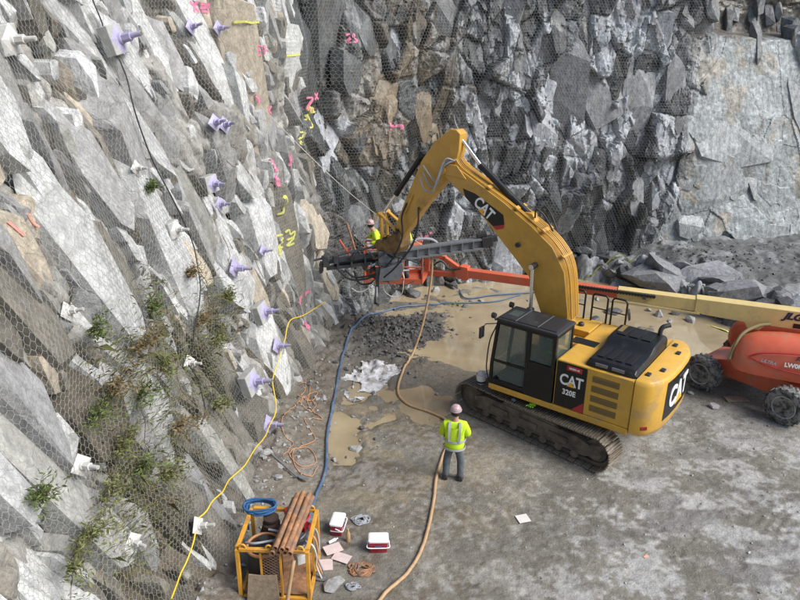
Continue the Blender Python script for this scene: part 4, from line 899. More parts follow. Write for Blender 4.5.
# ------------------------------------------------------------------ rock bench at the foot of the right hand slab
def bench_h(x, y):
    fx = np.array([6.4, 7.6, 9.3, 10.5, 11.3, 12.6, 16, 30]); fy = np.array([26.6, 25.9, 24.9, 23.2, 21.7, 20.6, 19.6, 18.5])
    d = y-np.interp(x, fx, fy)+.9*(fbm(x*.9, y*.9, 131)-.5)
    ro, lx, ly, e = facet(x, y, .95, .7, .5, 140); r2, l2, m2, e2 = facet(x, y, .34, .27, .2, 150)
    rocky = sstep(2.9, 1.2, d)+.35*(ro[3] > .72)
    h = -.35+.95*sstep(-.1, 1.2, d)+.55*sstep(1, 5, d)+.25*(fbm(x*.5, y*.5, 133)-.5)
    h = h+sstep(-.2, .3, d)*rocky*(.62*(ro[0]-.5)+(ro[1]-.5)*.8*lx+(ro[2]-.5)*.8*ly+.22*(r2[0]-.5)+(r2[2]-.5)*.5*l2-.22*(1-sstep(0, .10, e))-.06*(1-sstep(0, .04, e2)))
    h = h+(.16*(r2[1]-.5)*(r2[3] > .5)+.10*(fbm(x*4, y*4, 137)-.5))*(1-np.clip(rocky, 0, 1))*sstep(.2, 1, d)
    return h, d, rocky, ro, r2
bx_ = np.arange(6, 25, .048); by_ = np.arange(18, 32.5, .05); X, Y = np.meshgrid(bx_, by_, indexing='ij')
Hb, d_, rk, ro, r2 = bench_h(X, Y)
bc = lerp3((.09, .092, .09), (.165, .165, .158), fbm(X*1.5, Y*1.5, 160))
bc = mixc(bc, (.36, .37, .38), np.clip(rk, 0, 1)*sstep(.25, .75, .7*ro[3]+.3*r2[3]))
bc = mixc(bc, (.06, .06, .06), np.clip(rk, 0, 1)*(ro[2] > .7)*.8)
Hs = boxblur(Hb, 1)+.02*(fbm(X*8, Y*8, 162)-.5)
bench_o = tag(link('rock_bench', np_mesh('rock_bench', np.stack([X, Y, Hs], -1).reshape(-1, 3), grid_faces(len(bx_), len(by_)), True, bc.reshape(-1, 3)), 'rock_left'), kind='structure')

rb_ = random.Random(61)
for k in range(122):
    big = k >= 105
    x = rb_.uniform(9.6, 13.4) if big else rb_.uniform(8.2, 17.5); toe_y = float(np.interp(x, [7.6, 9.3, 10.5, 11.3, 12.6, 16, 30], [25.9, 24.9, 23.2, 21.7, 20.6, 19.6, 18.5])); y = toe_y+abs(rb_.gauss(.9, .9))
    sz = rb_.uniform(.25, .75)*(1.25 if rb_.random() < .3 else 1); fl = rb_.uniform(.45, .8)
    if big: y = toe_y+rb_.uniform(.5, 3.2); sz = rb_.uniform(.9, 2.0); fl = rb_.uniform(.3, .5)
    P = []
    for _ in range(18):
        v = Vector((rb_.gauss(0, 1), rb_.gauss(0, 1), rb_.gauss(0, 1))).normalized(); m_ = max(abs(v.x), abs(v.y), abs(v.z)); v = v/m_**.75; P.append((v.x*sz*.62, v.y*sz*.45, v.z*sz*.5*fl))
    V, F = hull_mesh('rock_block', np.array(P)); me = bpy.data.meshes.new('rock_block'); me.from_pydata([tuple(p) for p in V], [], F); me.update()
    v = (rb_.choice((.16, .22, .30)) if big else rb_.choice((.07, .11, .18, .28, .34)))*rb_.uniform(.85, 1.15); at = me.color_attributes.new('rock_colour', 'FLOAT_COLOR', 'POINT'); at.data.foreach_set('color', np.tile((v*.98, v, v*1.03, 1), len(V)).astype(np.float32)); me.materials.append(M['rock_left'])
    o = link('rock_block', me, None, bench_o, (x, y, float(bench_h(np.array([x]), np.array([y]))[0][0])+sz*fl*(-.02 if big else .12)), (rb_.gauss(0, .25), rb_.gauss(0, .25), rb_.uniform(0, 6.28)))
# ------------------------------------------------------------------ boom lift (x along its boom to the basket, y towards the camera)
lift = empty('boom_lift', (10.05, 17.05, 0), R_(158)); tag(lift, 'orange and cream telescopic boom lift with muddy wheels at the right edge of the pit', 'boom lift')
CH = Matrix.Rotation(R_(150), 4, 'Z')          # chassis stands askew below the turntable
def ch_build(mb, name, m, parent, **k): mb.v = [CH @ Vector(p) for p in mb.v]; return mb.build(name, m, parent, **k)
c = MB().prism([(-1.55, .52), (-1.30, .42), (1.25, .42), (1.5, .55), (1.5, .74), (.9, .92), (-.75, .92), (-1.5, .70)], -.62, .62)
c.box((-1.15, 0, .55), (.22, 1.9, .20)); c.box((1.15, 0, .55), (.22, 1.9, .20))
chas = ch_build(c, 'chassis', 'jlg_orange', lift, bevel=.03)
for sx in (-1.15, 1.15):
    for sy in (-1.05, 1.05):
        s = 1 if sy > 0 else -1; C = (sx, sy, .50); ax = (0, s, 0)
        t = MB().lathe([(.30, -.16), (.40, -.185), (.475, -.17), (.495, -.10), (.50, 0), (.495, .10), (.475, .16), (.42, .185), (.33, .185), (.30, .16)], C, ax, 36)
        for k in range(20):
            a = 2*math.pi*k/20
            for q in (-1, 1):
                t.box((C[0]+.50*math.cos(a+q*.06), C[1]+q*.095, C[2]+.50*math.sin(a+q*.06)), (.028, .15, .06), Matrix.Rotation(-a, 3, 'Y') @ Matrix.Rotation(q*.5, 3, 'X'))
        w = ch_build(t, 'wheel', 'tyre', lift)
        r = MB().lathe([(.01, .02), (.10, .02), (.11, .10), (.13, .10), (.17, .03), (.235, .03), (.275, .17), (.305, .175), (.305, -.15), (.01, -.15)], C, ax, 28)
        for k in range(9): a = 2*math.pi*k/9; r.cyl((C[0]+.145*math.cos(a), C[1]+s*.03, C[2]+.145*math.sin(a)), (C[0]+.145*math.cos(a), C[1]+s*.06, C[2]+.145*math.sin(a)), .018, 6)
        ch_build(r, 'rim', 'rim', w)
MB().cyl((0, 0, .90), (0, 0, 1.05), .62, 32).build('slew_ring', 'dark_steel', lift)
MB().prism([(-2.2, -.95), (.55, -.95), (.8, -.6), (.8, .75), (.5, 1.05), (-2.2, 1.15)], 1.0, 1.12, 'xy').build('turntable', 'jlg_orange', lift, bevel=.03)
def hood(y0, y1, name):
    rings = []
    for x, zt, zb, k in ((.96, 1.42, 1.22, .5), (.88, 1.66, 1.10, .8), (.70, 1.86, 1.06, .94), (.38, 2.0, 1.03, 1), (-.2, 2.08, 1.01, 1.02), (-1.0, 2.10, 1.0, 1.03), (-1.9, 2.06, 1.0, 1.02), (-2.35, 1.95, 1.03, .96)):
        yc = (y0+y1)/2; hw = (y1-y0)/2*k; s = 1 if y1 > 0 else -1
        P = [(-1, 0), (-.97, .55), (-.80, .85), (-.45, .985), (.1, 1.0), (.55, .93), (.84, .72), (.97, .40), (1.0, .18), (.96, 0)]
        if s < 0: P = [(-a, b) for a, b in P]
        rings.append([(x, yc+a*hw, zb+b*(zt-zb)) for a, b in P])
    return MB().loft(rings).build(name, 'jlg_orange', lift, 50, bevel=0)
hn = hood(.10, 1.12, 'engine_hood'); hood(-1.05, -.42, 'tank_hood')
# recessed oval swoosh, side band and lettering on the hood
MB().tube(spline([(.55, 1.06, 1.52), (.25, 1.10, 1.68), (-.4, 1.105, 1.78), (-1.2, 1.11, 1.82), (-2.1, 1.09, 1.78)], 8), .020, 6).build('moulded_line', 'red_paint', hn, 60)
MB().tube(spline([(.55, 1.075, 1.50), (.1, 1.135, 1.36), (-.6, 1.15, 1.28), (-1.1, 1.15, 1.25), (-1.5, 1.15, 1.40), (-2.1, 1.13, 1.46)], 8), .016, 6).build('moulded_line', 'red_paint', hn, 60)
MB().box((-.85, .62, 2.10), (.12, .62, .025)).build('hood_groove', 'jlg_orange', hn, bevel=.008)
place_text(text_mesh('LW0R80', .155, .006, .003), 'lettering', 'white_paint', hn, (-.55, 1.152, 1.47), (-1, 0, 0), (0, -.12, 1))
place_text(text_mesh('ULTRA', .12, .004, .003, .3), 'lettering', 'grey_hose', hn, (.10, 1.142, 1.47), (-1, 0, -.12), (0, -.15, 1))
place_text(text_mesh('JLG', .13, .004, .003, .3), 'lettering', 'navy', hn, (-.6, 1.118, 1.68), (-1, 0, 0), (0, -.3, 1))
place_text(text_mesh('860SJ', .13, .006, .003, .2), 'lettering', 'navy', hn, (-.85, 1.155, 1.21), (-1, 0, 0), (0, .1, 1))
MB().box((-1.02, 1.105, 1.70), (.08, .02, .13)).build('hood_latch', 'black_matt', hn, bevel=.01)
MB().box((.80, .55, 1.56), (.03, .24, .2), Matrix.Rotation(.3, 3, 'Y')).build('nose_recess', 'red_paint', hn, bevel=.01)
MB().tube(spline([(.99, .95, 1.30), (.80, .60, 1.86), (.42, .25, 2.07), (.10, .10, 2.12)], 8), .045, 8).build('hood_strap', 'khaki', hn, 60)
for x in (.30, -.05, -1.05): MB().cyl((x, 1.06, 1.07), (x, 1.10, 1.07), .05, 14).build('bolt_cover', 'grey_steel', lift)
# boom sections
yb = -.17
bs = MB().prism([(-3.2, 2.06), (.20, 2.03), (.32, 1.86), (.62, 1.88), (.72, 2.04), (1.75, 2.08), (2.0, 2.14), (2.0, 2.53), (-3.2, 2.57)], yb-.19, yb+.19).build('boom_base_section', 'jlg_cream', lift, bevel=.02)
place_text(text_mesh('JLG', .26, .012, .004, .35, .95), 'lettering', 'navy', bs, (-.40, yb+.192, 2.38), (-1, 0, -.01), (0, 0, 1), 1.15)
MB().box((-1.75, yb+.191, 2.14), (2.6, .012, .13)).build('black_strip', 'black', bs)
MB().prism([(1.6, 2.14), (4.10, 2.16), (4.10, 2.48), (1.6, 2.50)], yb-.165, yb+.165).build('boom_mid_section', 'jlg_cream', lift, bevel=.015)
MB().prism([(3.9, 2.18), (8.75, 2.16), (8.75, 2.42), (3.9, 2.45)], yb-.145, yb+.145).build('boom_fly_section', 'jlg_orange', lift, bevel=.02)
MB().box((3.0, yb+.215, 2.11), (2.3, .03, .05)).build('lower_rail', 'jlg_cream', lift)
ct = MB().box((4.2, yb+.21, 2.42), (2.3, .05, .05)).build('cable_carrier', 'rubber', lift)
lk = MB().box((0, 0, 0), (.055, .085, .085)).mesh('carrier_link'); lk.materials.append(M['rubber'])
for k in range(28): link('carrier_link', lk, None, ct, (3.1+.082*k, yb+.215, 2.42))
MB().box((3.35, yb+.24, 2.36), (.10, .06, .09)).build('bracket', 'dark_steel', lift)
# jib and basket
j = MB().prism([(8.55, 2.12), (8.70, 2.05), (9.0, 2.15), (9.05, 2.36), (8.85, 2.52), (8.6, 2.5)], yb-.15, yb+.15)
j.bar((8.95, yb+.02, 2.42), (9.45, yb+.02, 2.70), .16, .15); j.bar((9.35, yb+.02, 2.68), (9.95, yb+.02, 2.80), .16, .15)
jib = j.build('jib', 'jlg_orange', lift, bevel=.02)
MB().bar((9.0, yb+.02, 2.20), (9.95, yb+.05, 2.12), .16, .17).build('jib_link', 'jlg_orange', lift, bevel=.02)
MB().tube(spline([(8.8, yb+.2, 2.46), (9.15, yb+.22, 2.40), (9.45, yb+.2, 2.62), (9.75, yb+.2, 2.40)], 6), .025, 8).build('jib_hose', 'rubber', lift, 60)
mast = MB().bar((9.98, yb, 2.0), (9.98, yb, 2.86), .14, .16, (1, 0, 0)); mast.bar((9.98, yb+.05, 2.12), (9.98, yb+.62, 1.96), .14, .12); mast.build('basket_bracket', 'jlg_orange', lift, bevel=.015)
# basket in world axes, parented to the lift
inv = (Matrix.Translation(lift.location) @ Matrix.Rotation(R_(158), 4, 'Z')).inverted()
def wl_build(mb, name, m, parent=lift, **k): mb.v = [inv @ Vector(p) for p in mb.v]; return mb.build(name, m, parent, **k)
X0, X1, Y0, Y1, Z0 = -1.10, .68, 20.15, 21.10, 2.02
bk = MB().box(((X0+X1)/2, (Y0+Y1)/2, Z0), (X1-X0, Y1-Y0, .05))
for y in (Y0, Y1): bk.box(((X0+X1)/2, y, Z0+.06), (X1-X0+.04, .03, .16))
for x in (X0, X1): bk.box((x, (Y0+Y1)/2, Z0+.06), (.03, Y1-Y0, .16))
bask = wl_build(bk, 'basket_floor', 'jlg_orange', bevel=.006)
for z in (2.55, 3.10):
    wl_build(MB().tube([(X0, Y0, z), (X1, Y0, z), (X1, Y1, z), (X0, Y1, z), (X0, Y0, z)], .026, 8), 'basket_rail', 'jlg_orange')
for x, y in ((X0, Y0), (X0+.6, Y0), (X0+1.2, Y0), (X1, Y0), (X1, Y1), (X0, Y1), (X0+.9, Y1)): wl_build(MB().cyl((x, y, Z0), (x, y, 3.10), .024, 8), 'basket_post', 'jlg_orange')
wl_build(MB().box((X1-.15, Y0+.45, 3.0), (.28, .5, .3)), 'control_box', 'jlg_orange', bevel=.03)
wl_build(MB().tube(spline([(.25, 20.2, 3.3), (.55, 20.25, 3.42), (.95, 20.3, 3.40), (1.15, 20.35, 3.20), (1.05, 20.4, 2.95)], 8), .045, 8), 'hose_bundle', 'grey_hose')
for a, b in (((-1.35, 20.0, 3.05), (-1.62, 20.1, 3.95)), ((-1.55, 20.05, 2.95), (-1.85, 20.1, 3.42)), ((-1.72, 20.08, 3.0), (-1.50, 20.1, 3.18))): wl_build(MB().cyl(a, b, .035, 8), 'red_pole', 'rust' if b[2] > 3.8 else 'jlg_orange')

# ------------------------------------------------------------------ rock drill carried by the excavator
dr = empty('rock_drill', (-.3, 19.0, 2.6)); tag(dr, 'long grey steel drill feed beam held level under the excavator stick', 'rock drill')
dinv = Matrix.Translation((.3, -19.0, -2.6))
def db(mb, name, m, parent=dr, **k): mb.v = [dinv @ Vector(p) for p in mb.v]; return mb.build(name, m, parent, **k)
A = Vector((-2.15, 19.02, 2.98)); Bv = Vector((2.42, 19.52, 3.54)); ax = (Bv-A).normalized()
def along(t, dy=0, dz=0): return A+ax*t+Vector((0, dy, dz))
LN = (Bv-A).length
f = MB().bar(along(1.5, 0, .14), along(LN, 0, .14), .24, .06); f.bar(along(1.5, 0, -.14), along(LN, 0, -.14), .24, .06); f.bar(along(1.5), along(LN), .05, .26)
fb = db(f, 'feed_beam', 'grey_steel', bevel=.006)
for k in range(9): db(MB().bar(along(1.7+.33*k, -.09, -.13), along(1.7+.33*k, -.09, .13), .03, .07, (0, 1, 0)), 'beam_rib', 'grey_steel', fb)
f = MB().bar(along(-.05, 0, .10), along(1.9, 0, .10), .20, .10); f.bar(along(0, 0, -.10), along(1.9, 0, -.12), .20, .09); f.bar(along(.2, .1, -.0), along(1.9, .1, 0), .04, .2)
db(f, 'beam_nose', 'dark_steel', bevel=.01)
for k in range(4): db(MB().bar(along(.35+.4*k, -.12, .12), along(.35+.4*k, -.12, -.16), .05, .10, (0, 1, 0)), 'beam_rib', 'dark_steel', fb)
# drifter at the tail
t = MB().bar(along(LN-.05, 0, .05), along(LN+.28, 0, .05), .26, .30); t.bar(along(LN+.2, 0, .08), along(LN+.42, 0, .1), .16, .16); t.bar(along(LN-.2, 0, .25), along(LN+.1, 0, .27), .14, .12)
db(t, 'drifter', 'black_matt', bevel=.02)
# drill rod with couplings and front clamp
R0 = along(.1, -.16, .24); R1 = along(1.65, -.16, .42)
rd = MB().tube([R0-ax*.45, R1], .035, 12); [rd.cyl(R0+(R1-R0)*q, R0+(R1-R0)*q+ax*.16, .055, 12) for q in (.05, .42, .8)]
db(rd, 'drill_rod', 'dark_steel')
cl = MB().box(along(.02, -.12, .18), (.16, .34, .34)); cl.box(along(.30, -.14, .2), (.12, .30, .26)); cl.cyl(along(-.1, -.16, .22), along(.12, -.16, .24), .12, 14); cl.box(along(-.15, 0, -.05), (.10, .3, .3))
db(cl, 'rod_clamp', 'dark_steel', bevel=.02)
hd_ = MB().lathe([(.05, -.2), (.14, -.18), (.15, .05), (.11, .08), (.10, .22), (.05, .24)], along(1.85, -.12, .42), ax, 16); hd_.box(along(1.80, -.14, .60), (.3, .2, .14)); hd_.box(along(1.55, -.1, .40), (.14, .28, .26))
db(hd_, 'rotation_head', 'boom_yellow', bevel=.01)
for k in range(6): db(MB().tube(spline([along(1.5+.08*k, -.2, .55-.05*k), along(1.62+.1*k, -.30, .62+.05*(k % 3)), along(1.9+.05*k, -.24, .45), along(2.1+.06*k, -.22, .2)], 6), .018, 6), 'drill_hose', ['grey_hose', 'rubber', 'rubber'][k % 3], smooth=60)
rh_ = random.Random(9)
for k in range(16):
    a0 = Vector((rh_.uniform(-1.7, .1), rh_.uniform(18.75, 19.1), rh_.uniform(2.6, 3.45))); a1 = a0+Vector((rh_.uniform(.2, .9), rh_.uniform(-.15, .15), rh_.uniform(-.35, .35)))
    md_ = (a0+a1)/2+Vector((rh_.uniform(-.15, .15), rh_.uniform(-.2, .05), rh_.uniform(-.35, .15)))
    db(MB().tube(spline([a0, a0*.5+md_*.5+Vector((0, 0, -.06)), md_, a1], 5), rh_.choice((.014, .02, .028)), 7), 'drill_hose', rh_.choice(('rubber', 'rubber', 'dark_steel', 'grey_hose')), smooth=60)
for k in range(7):
    p_ = Vector((rh_.uniform(-1.5, -.1), rh_.uniform(18.9, 19.2), rh_.uniform(2.85, 3.5)))
    db(MB().lathe([(.01, -.07), (.06, -.06), (.06, .04), (.035, .05), (.03, .11), (.01, .11)], p_, (rh_.uniform(-1, 1), rh_.uniform(-.4, .4), rh_.uniform(-1, 1)), 10), 'drill_fitting', rh_.choice(('dark_steel', 'rust', 'coupler')))
# mounting and valve box
mb_ = MB().box((-.42, 18.98, 3.30), (.42, .40, .36)); mb_.box((-.42, 18.98, 3.08), (.62, .34, .10)); mb_.cyl((-.42, 18.76, 3.36), (-.42, 18.72, 3.36), .06, 12)
db(mb_, 'mounting_block', 'grey_steel', bevel=.02)
db(MB().prism([(-.62, 2.62), (-.03, 2.66), (.10, 3.02), (.06, 3.20), (-.58, 3.00)], 18.60, 18.92), 'valve_box', 'grey_steel', bevel=.02)
db(MB().box((.06, 18.76, 2.90), (.012, .3, .42), Matrix.Rotation(-.28, 3, 'Y')), 'box_door', 'plate_white', bevel=.005)
for dx, dz in ((0, 0), (.25, -.13), (-.2, -.05)):
    db(MB().tube(spline([(-1.6+dx, 18.96, 2.86+dz*.3), (-1.35+dx*.6, 18.9, 2.66+dz*1.4), (-.95+dx*.3, 18.86, 2.70+dz*1.7), (-.58, 18.8, 2.84+dz*.6)], 6), .03, 8), 'drill_hose', 'rubber', smooth=60)
db(MB().bar((-.66, 18.78, 3.0), (-.66, 18.78, 2.22), .08, .10, (1, 0, 0)), 'support_arm', 'dark_steel', bevel=.01)
db(MB().bar((-.67, 18.74, 2.42), (-.67, 18.74, 2.12), .07, .05, (1, 0, 0)), 'arm_foot', 'plate_white', bevel=.01)
db(MB().tube(spline([(-.7, 18.8, 2.62), (-.95, 18.75, 2.35), (-1.2, 18.75, 2.25), (-1.42, 18.8, 2.35)], 8), .02, 7), 'drill_hose', 'white_line', smooth=60)
db(MB().tube(spline([(-.5, 18.75, 2.6), (-.45, 18.72, 2.30), (-.2, 18.72, 2.12), (.05, 18.75, 2.22), (.1, 18.8, 2.6)], 8), .012, 6), 'drill_hose', 'white_line', smooth=60)

# ------------------------------------------------------------------ people
def skin(name, pts, edges, m, parent, sub=2, root=0):
    me = bpy.data.meshes.new(name); me.from_pydata([p[0] for p in pts], edges, []); me.update()
    o = link(name, me, m, parent); sk = o.modifiers.new('skin', 'SKIN'); sk.use_smooth_shade = True
    me.skin_vertices  # layer is created by the modifier
    for i, p in enumerate(pts):
        r = p[1] if isinstance(p[1], (tuple, list)) else (p[1], p[1]); me.skin_vertices[0].data[i].radius = r; me.skin_vertices[0].data[i].use_root = (i == root)
    sb = o.modifiers.new('sub', 'SUBSURF'); sb.levels = sub; sb.render_levels = sub
    return o
def person(label, loc, rz, arms, helmet='helmet', bend=0, legs_spread=.13, hat_band=None):
    """figure facing local +y; arms: per side (elbow, wrist) in local metres"""
    p = empty('person', loc, rz); tag(p, label, 'person', None)
    B = lambda y, z: (0, y+bend*(z-.95), z)
    pts = [((0, 0, .95), (.15, .10)), (B(0, 1.18), (.14, .10)), (B(0, 1.38), (.15, .10)), (B(-.01, 1.50), (.06, .06)), (B(.02, 1.60), (.075, .088)), (B(.025, 1.70), (.078, .095)), (B(.015, 1.77), (.05, .06)), (B(.118, 1.635), (.014, .012))]
    ed = [(0, 1), (1, 2), (2, 3), (3, 4), (4, 5), (5, 6), (4, 7)]
    jk = [((0, 0, .74), (.235, .175)), (B(-.005, .92), (.24, .18)), (B(0, 1.18), (.235, .17)), (B(-.01, 1.36), (.205, .15)), (B(-.01, 1.48), (.10, .09))]; je = [(0, 1), (1, 2), (2, 3), (3, 4)]
    for s, (el, wr) in zip((-1, 1), arms):
        sh = B(-.01, 1.42); sh = (s*.20, sh[1], 1.41); n = len(pts)
        el = (s*el[0], el[1], el[2]); wr = (s*wr[0], wr[1], wr[2]); d = (Vector(wr)-Vector(el)).normalized()
        pts += [(sh, .05), (el, .042), (wr, .028), (tuple(Vector(wr)+d*.07), (.042, .02))]; ed += [(2, n), (n, n+1), (n+1, n+2), (n+2, n+3)]
        q = Vector((-s, 0, 0))
        for k in range(4):
            a0 = Vector(wr)+d*.085+q*(-.03+.02*k); a1 = a0+d*(.045-.006*abs(k-1)); a2 = a1+d*.03+q*.015
            m_ = len(pts); pts += [(tuple(a0), .009), (tuple(a1), .0085), (tuple(a2), .008)]; ed += [(n+3, m_), (m_, m_+1), (m_+1, m_+2)]
        t0 = Vector(wr)+d*.03+q*.04; m_ = len(pts); pts += [(tuple(t0), .011), (tuple(t0+d*.035+q*.02), .01)]; ed += [(n+2, m_), (m_, m_+1)]
        n = len(jk); jk += [(sh, (.095, .10)), (el, .092), (tuple(Vector(el)*.12+Vector(wr)*.88), .065)]; je += [(3, n), (n, n+1), (n+1, n+2)]
    tr = [((0, 0, .93), (.165, .115)), ((0, 0, .86), (.15, .11))]; te = [(0, 1)]
    for s in (-1, 1):
        n = len(pts); pts += [((s*.09, 0, .88), .072), ((s*legs_spread, .02, .50), .052), ((s*legs_spread*1.05, -.02, .10), .035), ((s*legs_spread*1.15, .08, .035), (.04, .025))]; ed += [(0, n), (n, n+1), (n+1, n+2), (n+2, n+3)]
        n = len(tr); tr += [((s*.095, 0, .80), .098), ((s*legs_spread, .02, .48), .092), ((s*legs_spread*1.05, -.015, .12), .082), ((s*legs_spread*1.05, -.01, .06), .075)]; te += [(1, n), (n, n+1), (n+1, n+2), (n+2, n+3)]
    skin('body', pts, ed, 'skin', p, 1)
    skin('trousers', tr, te, 'denim', p, 2)
    jo = skin('jacket', jk, je, 'hivis', p, 2, 2)
    for s in (-1, 1):
        b = MB(); X = s*legs_spread*1.08
        prof = [(-.12, .055, .05), (-.10, .12, .06), (-.02, .13, .062), (.05, .10, .062), (.12, .075, .06), (.165, .055, .045), (.18, .03, .02)]
        b.loft([[(X+w*math.cos(a), y, max(0, h*.5+h*.5*math.sin(a)*1.0)) for a in [2*math.pi*k/10 for k in range(10)]] for y, h, w in prof]); b.build('boot', 'boot', p, 60)
    # reflective bands round the jacket and over the shoulders
    for z, rx, ry in ((1.04, .248, .190), (.84, .250, .190)):
        yb_ = bend*(z-.95)
        V = [[(rx*math.cos(a)*(1 if i in (0, 1) else .97), yb_+ry*math.sin(a)*(1 if i in (0, 1) else .97), z+(.026 if i in (1, 2) else -.026)) for i in range(4)] for a in [2*math.pi*k/28 for k in range(29)]]
        MB().loft(V, True, False).build('reflective_band', 'reflective', jo, 60)
    for s in (-1, 1):
        pp = [Vector((s*.105, bend*.1-.188, 1.05)), Vector((s*.115, bend*.25-.186, 1.22)), Vector((s*.115, bend*.42-.165, 1.37)), Vector((s*.11, bend*.52-.10, 1.50))]
        P = spline(pp, 5); MB().loft([[(q.x-.024, q.y, q.z), (q.x+.024, q.y, q.z), (q.x+.024, q.y+.02, q.z-.004), (q.x-.024, q.y+.02, q.z-.004)] for q in P]).build('reflective_band', 'reflective', jo, 60)
    hc = Vector(B(.02, 1.70))
    MB().lathe([(.088, -.075), (.100, -.04), (.102, .0), (.095, .04), (.06, .075), (.01, .085)], hc-Vector((0, .016, 0)), (0, 0, 1), 18).build('hair', 'hair', p, 60)
    h = MB().lathe([(.112, 0), (.115, .02), (.111, .06), (.092, .10), (.056, .125), (.012, .133)], hc+Vector((0, -.005, .03)), (0, -.08, 1), 24)
    h.loft([[(hc.x+rr_*math.sin(a)*.95, hc.y+rr_*math.cos(a)*(1.25 if math.cos(a) > 0 else 1.0), hc.z+.032+dz) for a in [2*math.pi*k/24 for k in range(24)]] for rr_, dz in ((.10, 0), (.138, -.004), (.138, .006), (.10, .012))])
    ht = h.build('hard_hat', helmet, p, 50)
    if hat_band: MB().lathe([(.1155, 0), (.1175, .012), (.1165, .03), (.1135, .03)], hc+Vector((0, -.008, .055)), (0, -.08, 1), 24).build('hat_stripe', hat_band, ht, 60)
    return p
front = [((.30, .06, 1.12), (.10, .22, 1.08)), ((.30, .06, 1.12), (.06, .24, 1.12))]
person('worker in lime jacket and pink hard hat standing on the mud, back turned', (1.23, 12.98, .0), R_(-8), front, 'helmet', .02, .155, 'reflective')
person('worker in lime jacket reaching out at the left end of the lift basket', (-.62, 20.75, 2.05), R_(100), [((.34, .14, 1.22), (.26, .38, 1.16)), ((.36, .16, 1.24), (.28, .40, 1.20))], 'helmet', .42, .13)
person('worker in lime jacket in the lift basket, mostly behind the excavator stick', (.06, 20.62, 2.05), R_(20), front, 'helmet_white', .10, .13)
# ------------------------------------------------------------------ helpers on the rock face
def gh(x, y): return float(ground_h(np.array([float(x)]), np.array([float(y)]))[0])
def wpt(s, z, off=0.0, drape=True):
    s_ = np.array([float(s)]); z_ = np.array([float(z)])
    d = bilerp(DRAPE if drape else RELIEF, s_, z_)+off
    return Vector(wall_pos(s_, z_, d)[0])
def wnorm(s):
    _, _, nx, ny = wall_frame(np.array([float(s)])); return Vector((float(nx[0]), float(ny[0]), .22)).normalized()
# ------------------------------------------------------------------ equipment crate
CR = empty('equipment_crate', (-2.745, 9.40, 0), R_(-2)); tag(CR, 'open yellow steel frame crate full of gear at the foot of the left rock face', 'crate')
W_, D_, T_ = 1.21, 1.08, 1.10
z0 = gh(-2.1, 9.9)
CR.location.z = z0-.01
b = .065
for x in (0, W_):
    for y in (0, D_): MB().box((x, y, T_/2), (b, b, T_)).build('post', 'crate_yellow', CR, bevel=.006)
for z in (.06, T_):
    for y in (0, D_): MB().box((W_/2, y, z), (W_-b-.004, b, b)).build('frame_bar', 'crate_yellow', CR, bevel=.006)
    for x in (0, W_): MB().box((x, D_/2, z), (b, D_-b-.004, b)).build('frame_bar', 'crate_yellow', CR, bevel=.006)
for x in (.40, .74): MB().box((x, 0, T_/2), (.035, .035, T_-b-.05)).build('frame_bar', 'crate_yellow', CR)
MB().box((W_, D_*.5, .5), (.04, .04, .85)).build('frame_bar', 'crate_yellow', CR)
MB().box((W_/2, D_/2, .11), (W_-.1, D_-.1, .03)).build('floor_plate', 'rust', CR)
gm = []
V = []; F = []
for k in range(15):
    for q in (-1, 1):
        x_a = .42+.30*k/14; A_ = Vector((.42 if q > 0 else .72, -.005, .1+.062*k)); B_ = Vector((.72 if q > 0 else .42, -.005, .1+.062*k+.2))
        gm.append((A_, B_))
mg = MB()
for a, c in gm: mg.bar(a, c, .006, .006, (0, 1, 0))
mg.build('mesh_screen', 'rust', CR, None)
for (x, y) in ((.10, .0), (W_-.12, .0), (.55, .0), (W_-.1, D_)):
    P = [(x+.055*math.cos(a), y, T_+.03+.075*math.sin(a)) for a in [math.pi*k/8 for k in range(9)]]
    MB().tube(P, .018, 8).build('lifting_eye', 'crate_yellow', CR, 60)
# things inside and on the crate (own top-level things)
def cp(x, y, z): return Matrix.Translation(CR.location) @ Matrix.Rotation(R_(-2), 4, 'Z') @ Vector((x, y, z))
def at_crate(mb, name, m, label, cat, group=None, **k):
    mb.v = [cp(*p) for p in mb.v]; o = mb.build(name, m, None, **k); return tag(o, label, cat, group)
tk = MB().lathe([(.02, 0), (.27, 0), (.31, .05), (.31, .55), (.29, .66), (.20, .76), (.09, .80), (.08, .88), (.02, .89)], (.36, .42, .13), (0, 0, 1), 28)
tko = at_crate(tk, 'storage_drum', 'black_matt', 'dark drum with domed lid inside the yellow crate', 'drum')
for a in range(1):
    o = MB().tube([cp(.36+.30*math.cos(t), .42+.30*math.sin(t), .84) for t in [math.pi*2*k/24 for k in range(25)]], .028, 8).build('hose_ring', 'orange_cord', tko, 60)
at_crate(MB().tube(spline([(.08, .28, 1.0), (.25, .20, 1.06), (.45, .28, 1.04), (.62, .40, 1.0), (.60, .60, .98), (.40, .64, 1.0)], 8), .022, 8), 'grey_hose', 'grey_hose', 'grey hose curled over the dark drum in the crate', 'hose', smooth=60)
bt = MB().lathe([(.02, 0), (.07, 0), (.075, .02), (.075, .42), (.05, .50), (.035, .52), (.02, .56)], (.66, .30, 1.02), (.18, .93, .25), 18)
at_crate(bt, 'black_cylinder', 'black_matt', 'short black cylinder lying beside the rusty pipes on the crate', 'cylinder')
rb = MB().lathe([(.02, 0), (.13, .0), (.15, .05), (.11, .12), (.05, .20), (.04, .27), (.02, .28)], (.72, .98, 1.06), (.5, .1, .6), 18)
at_crate(rb, 'red_funnel', 'red_bag', 'red plastic funnel at the back of the crate behind the pipes', 'funnel')
pm = MB().lathe([(.02, 0), (.14, 0), (.16, .06), (.16, .16), (.11, .18), (.10, .22), (.14, .24), (.14, .28), (.02, .30)], (.40, .88, .80), (0, 0, 1), 20)
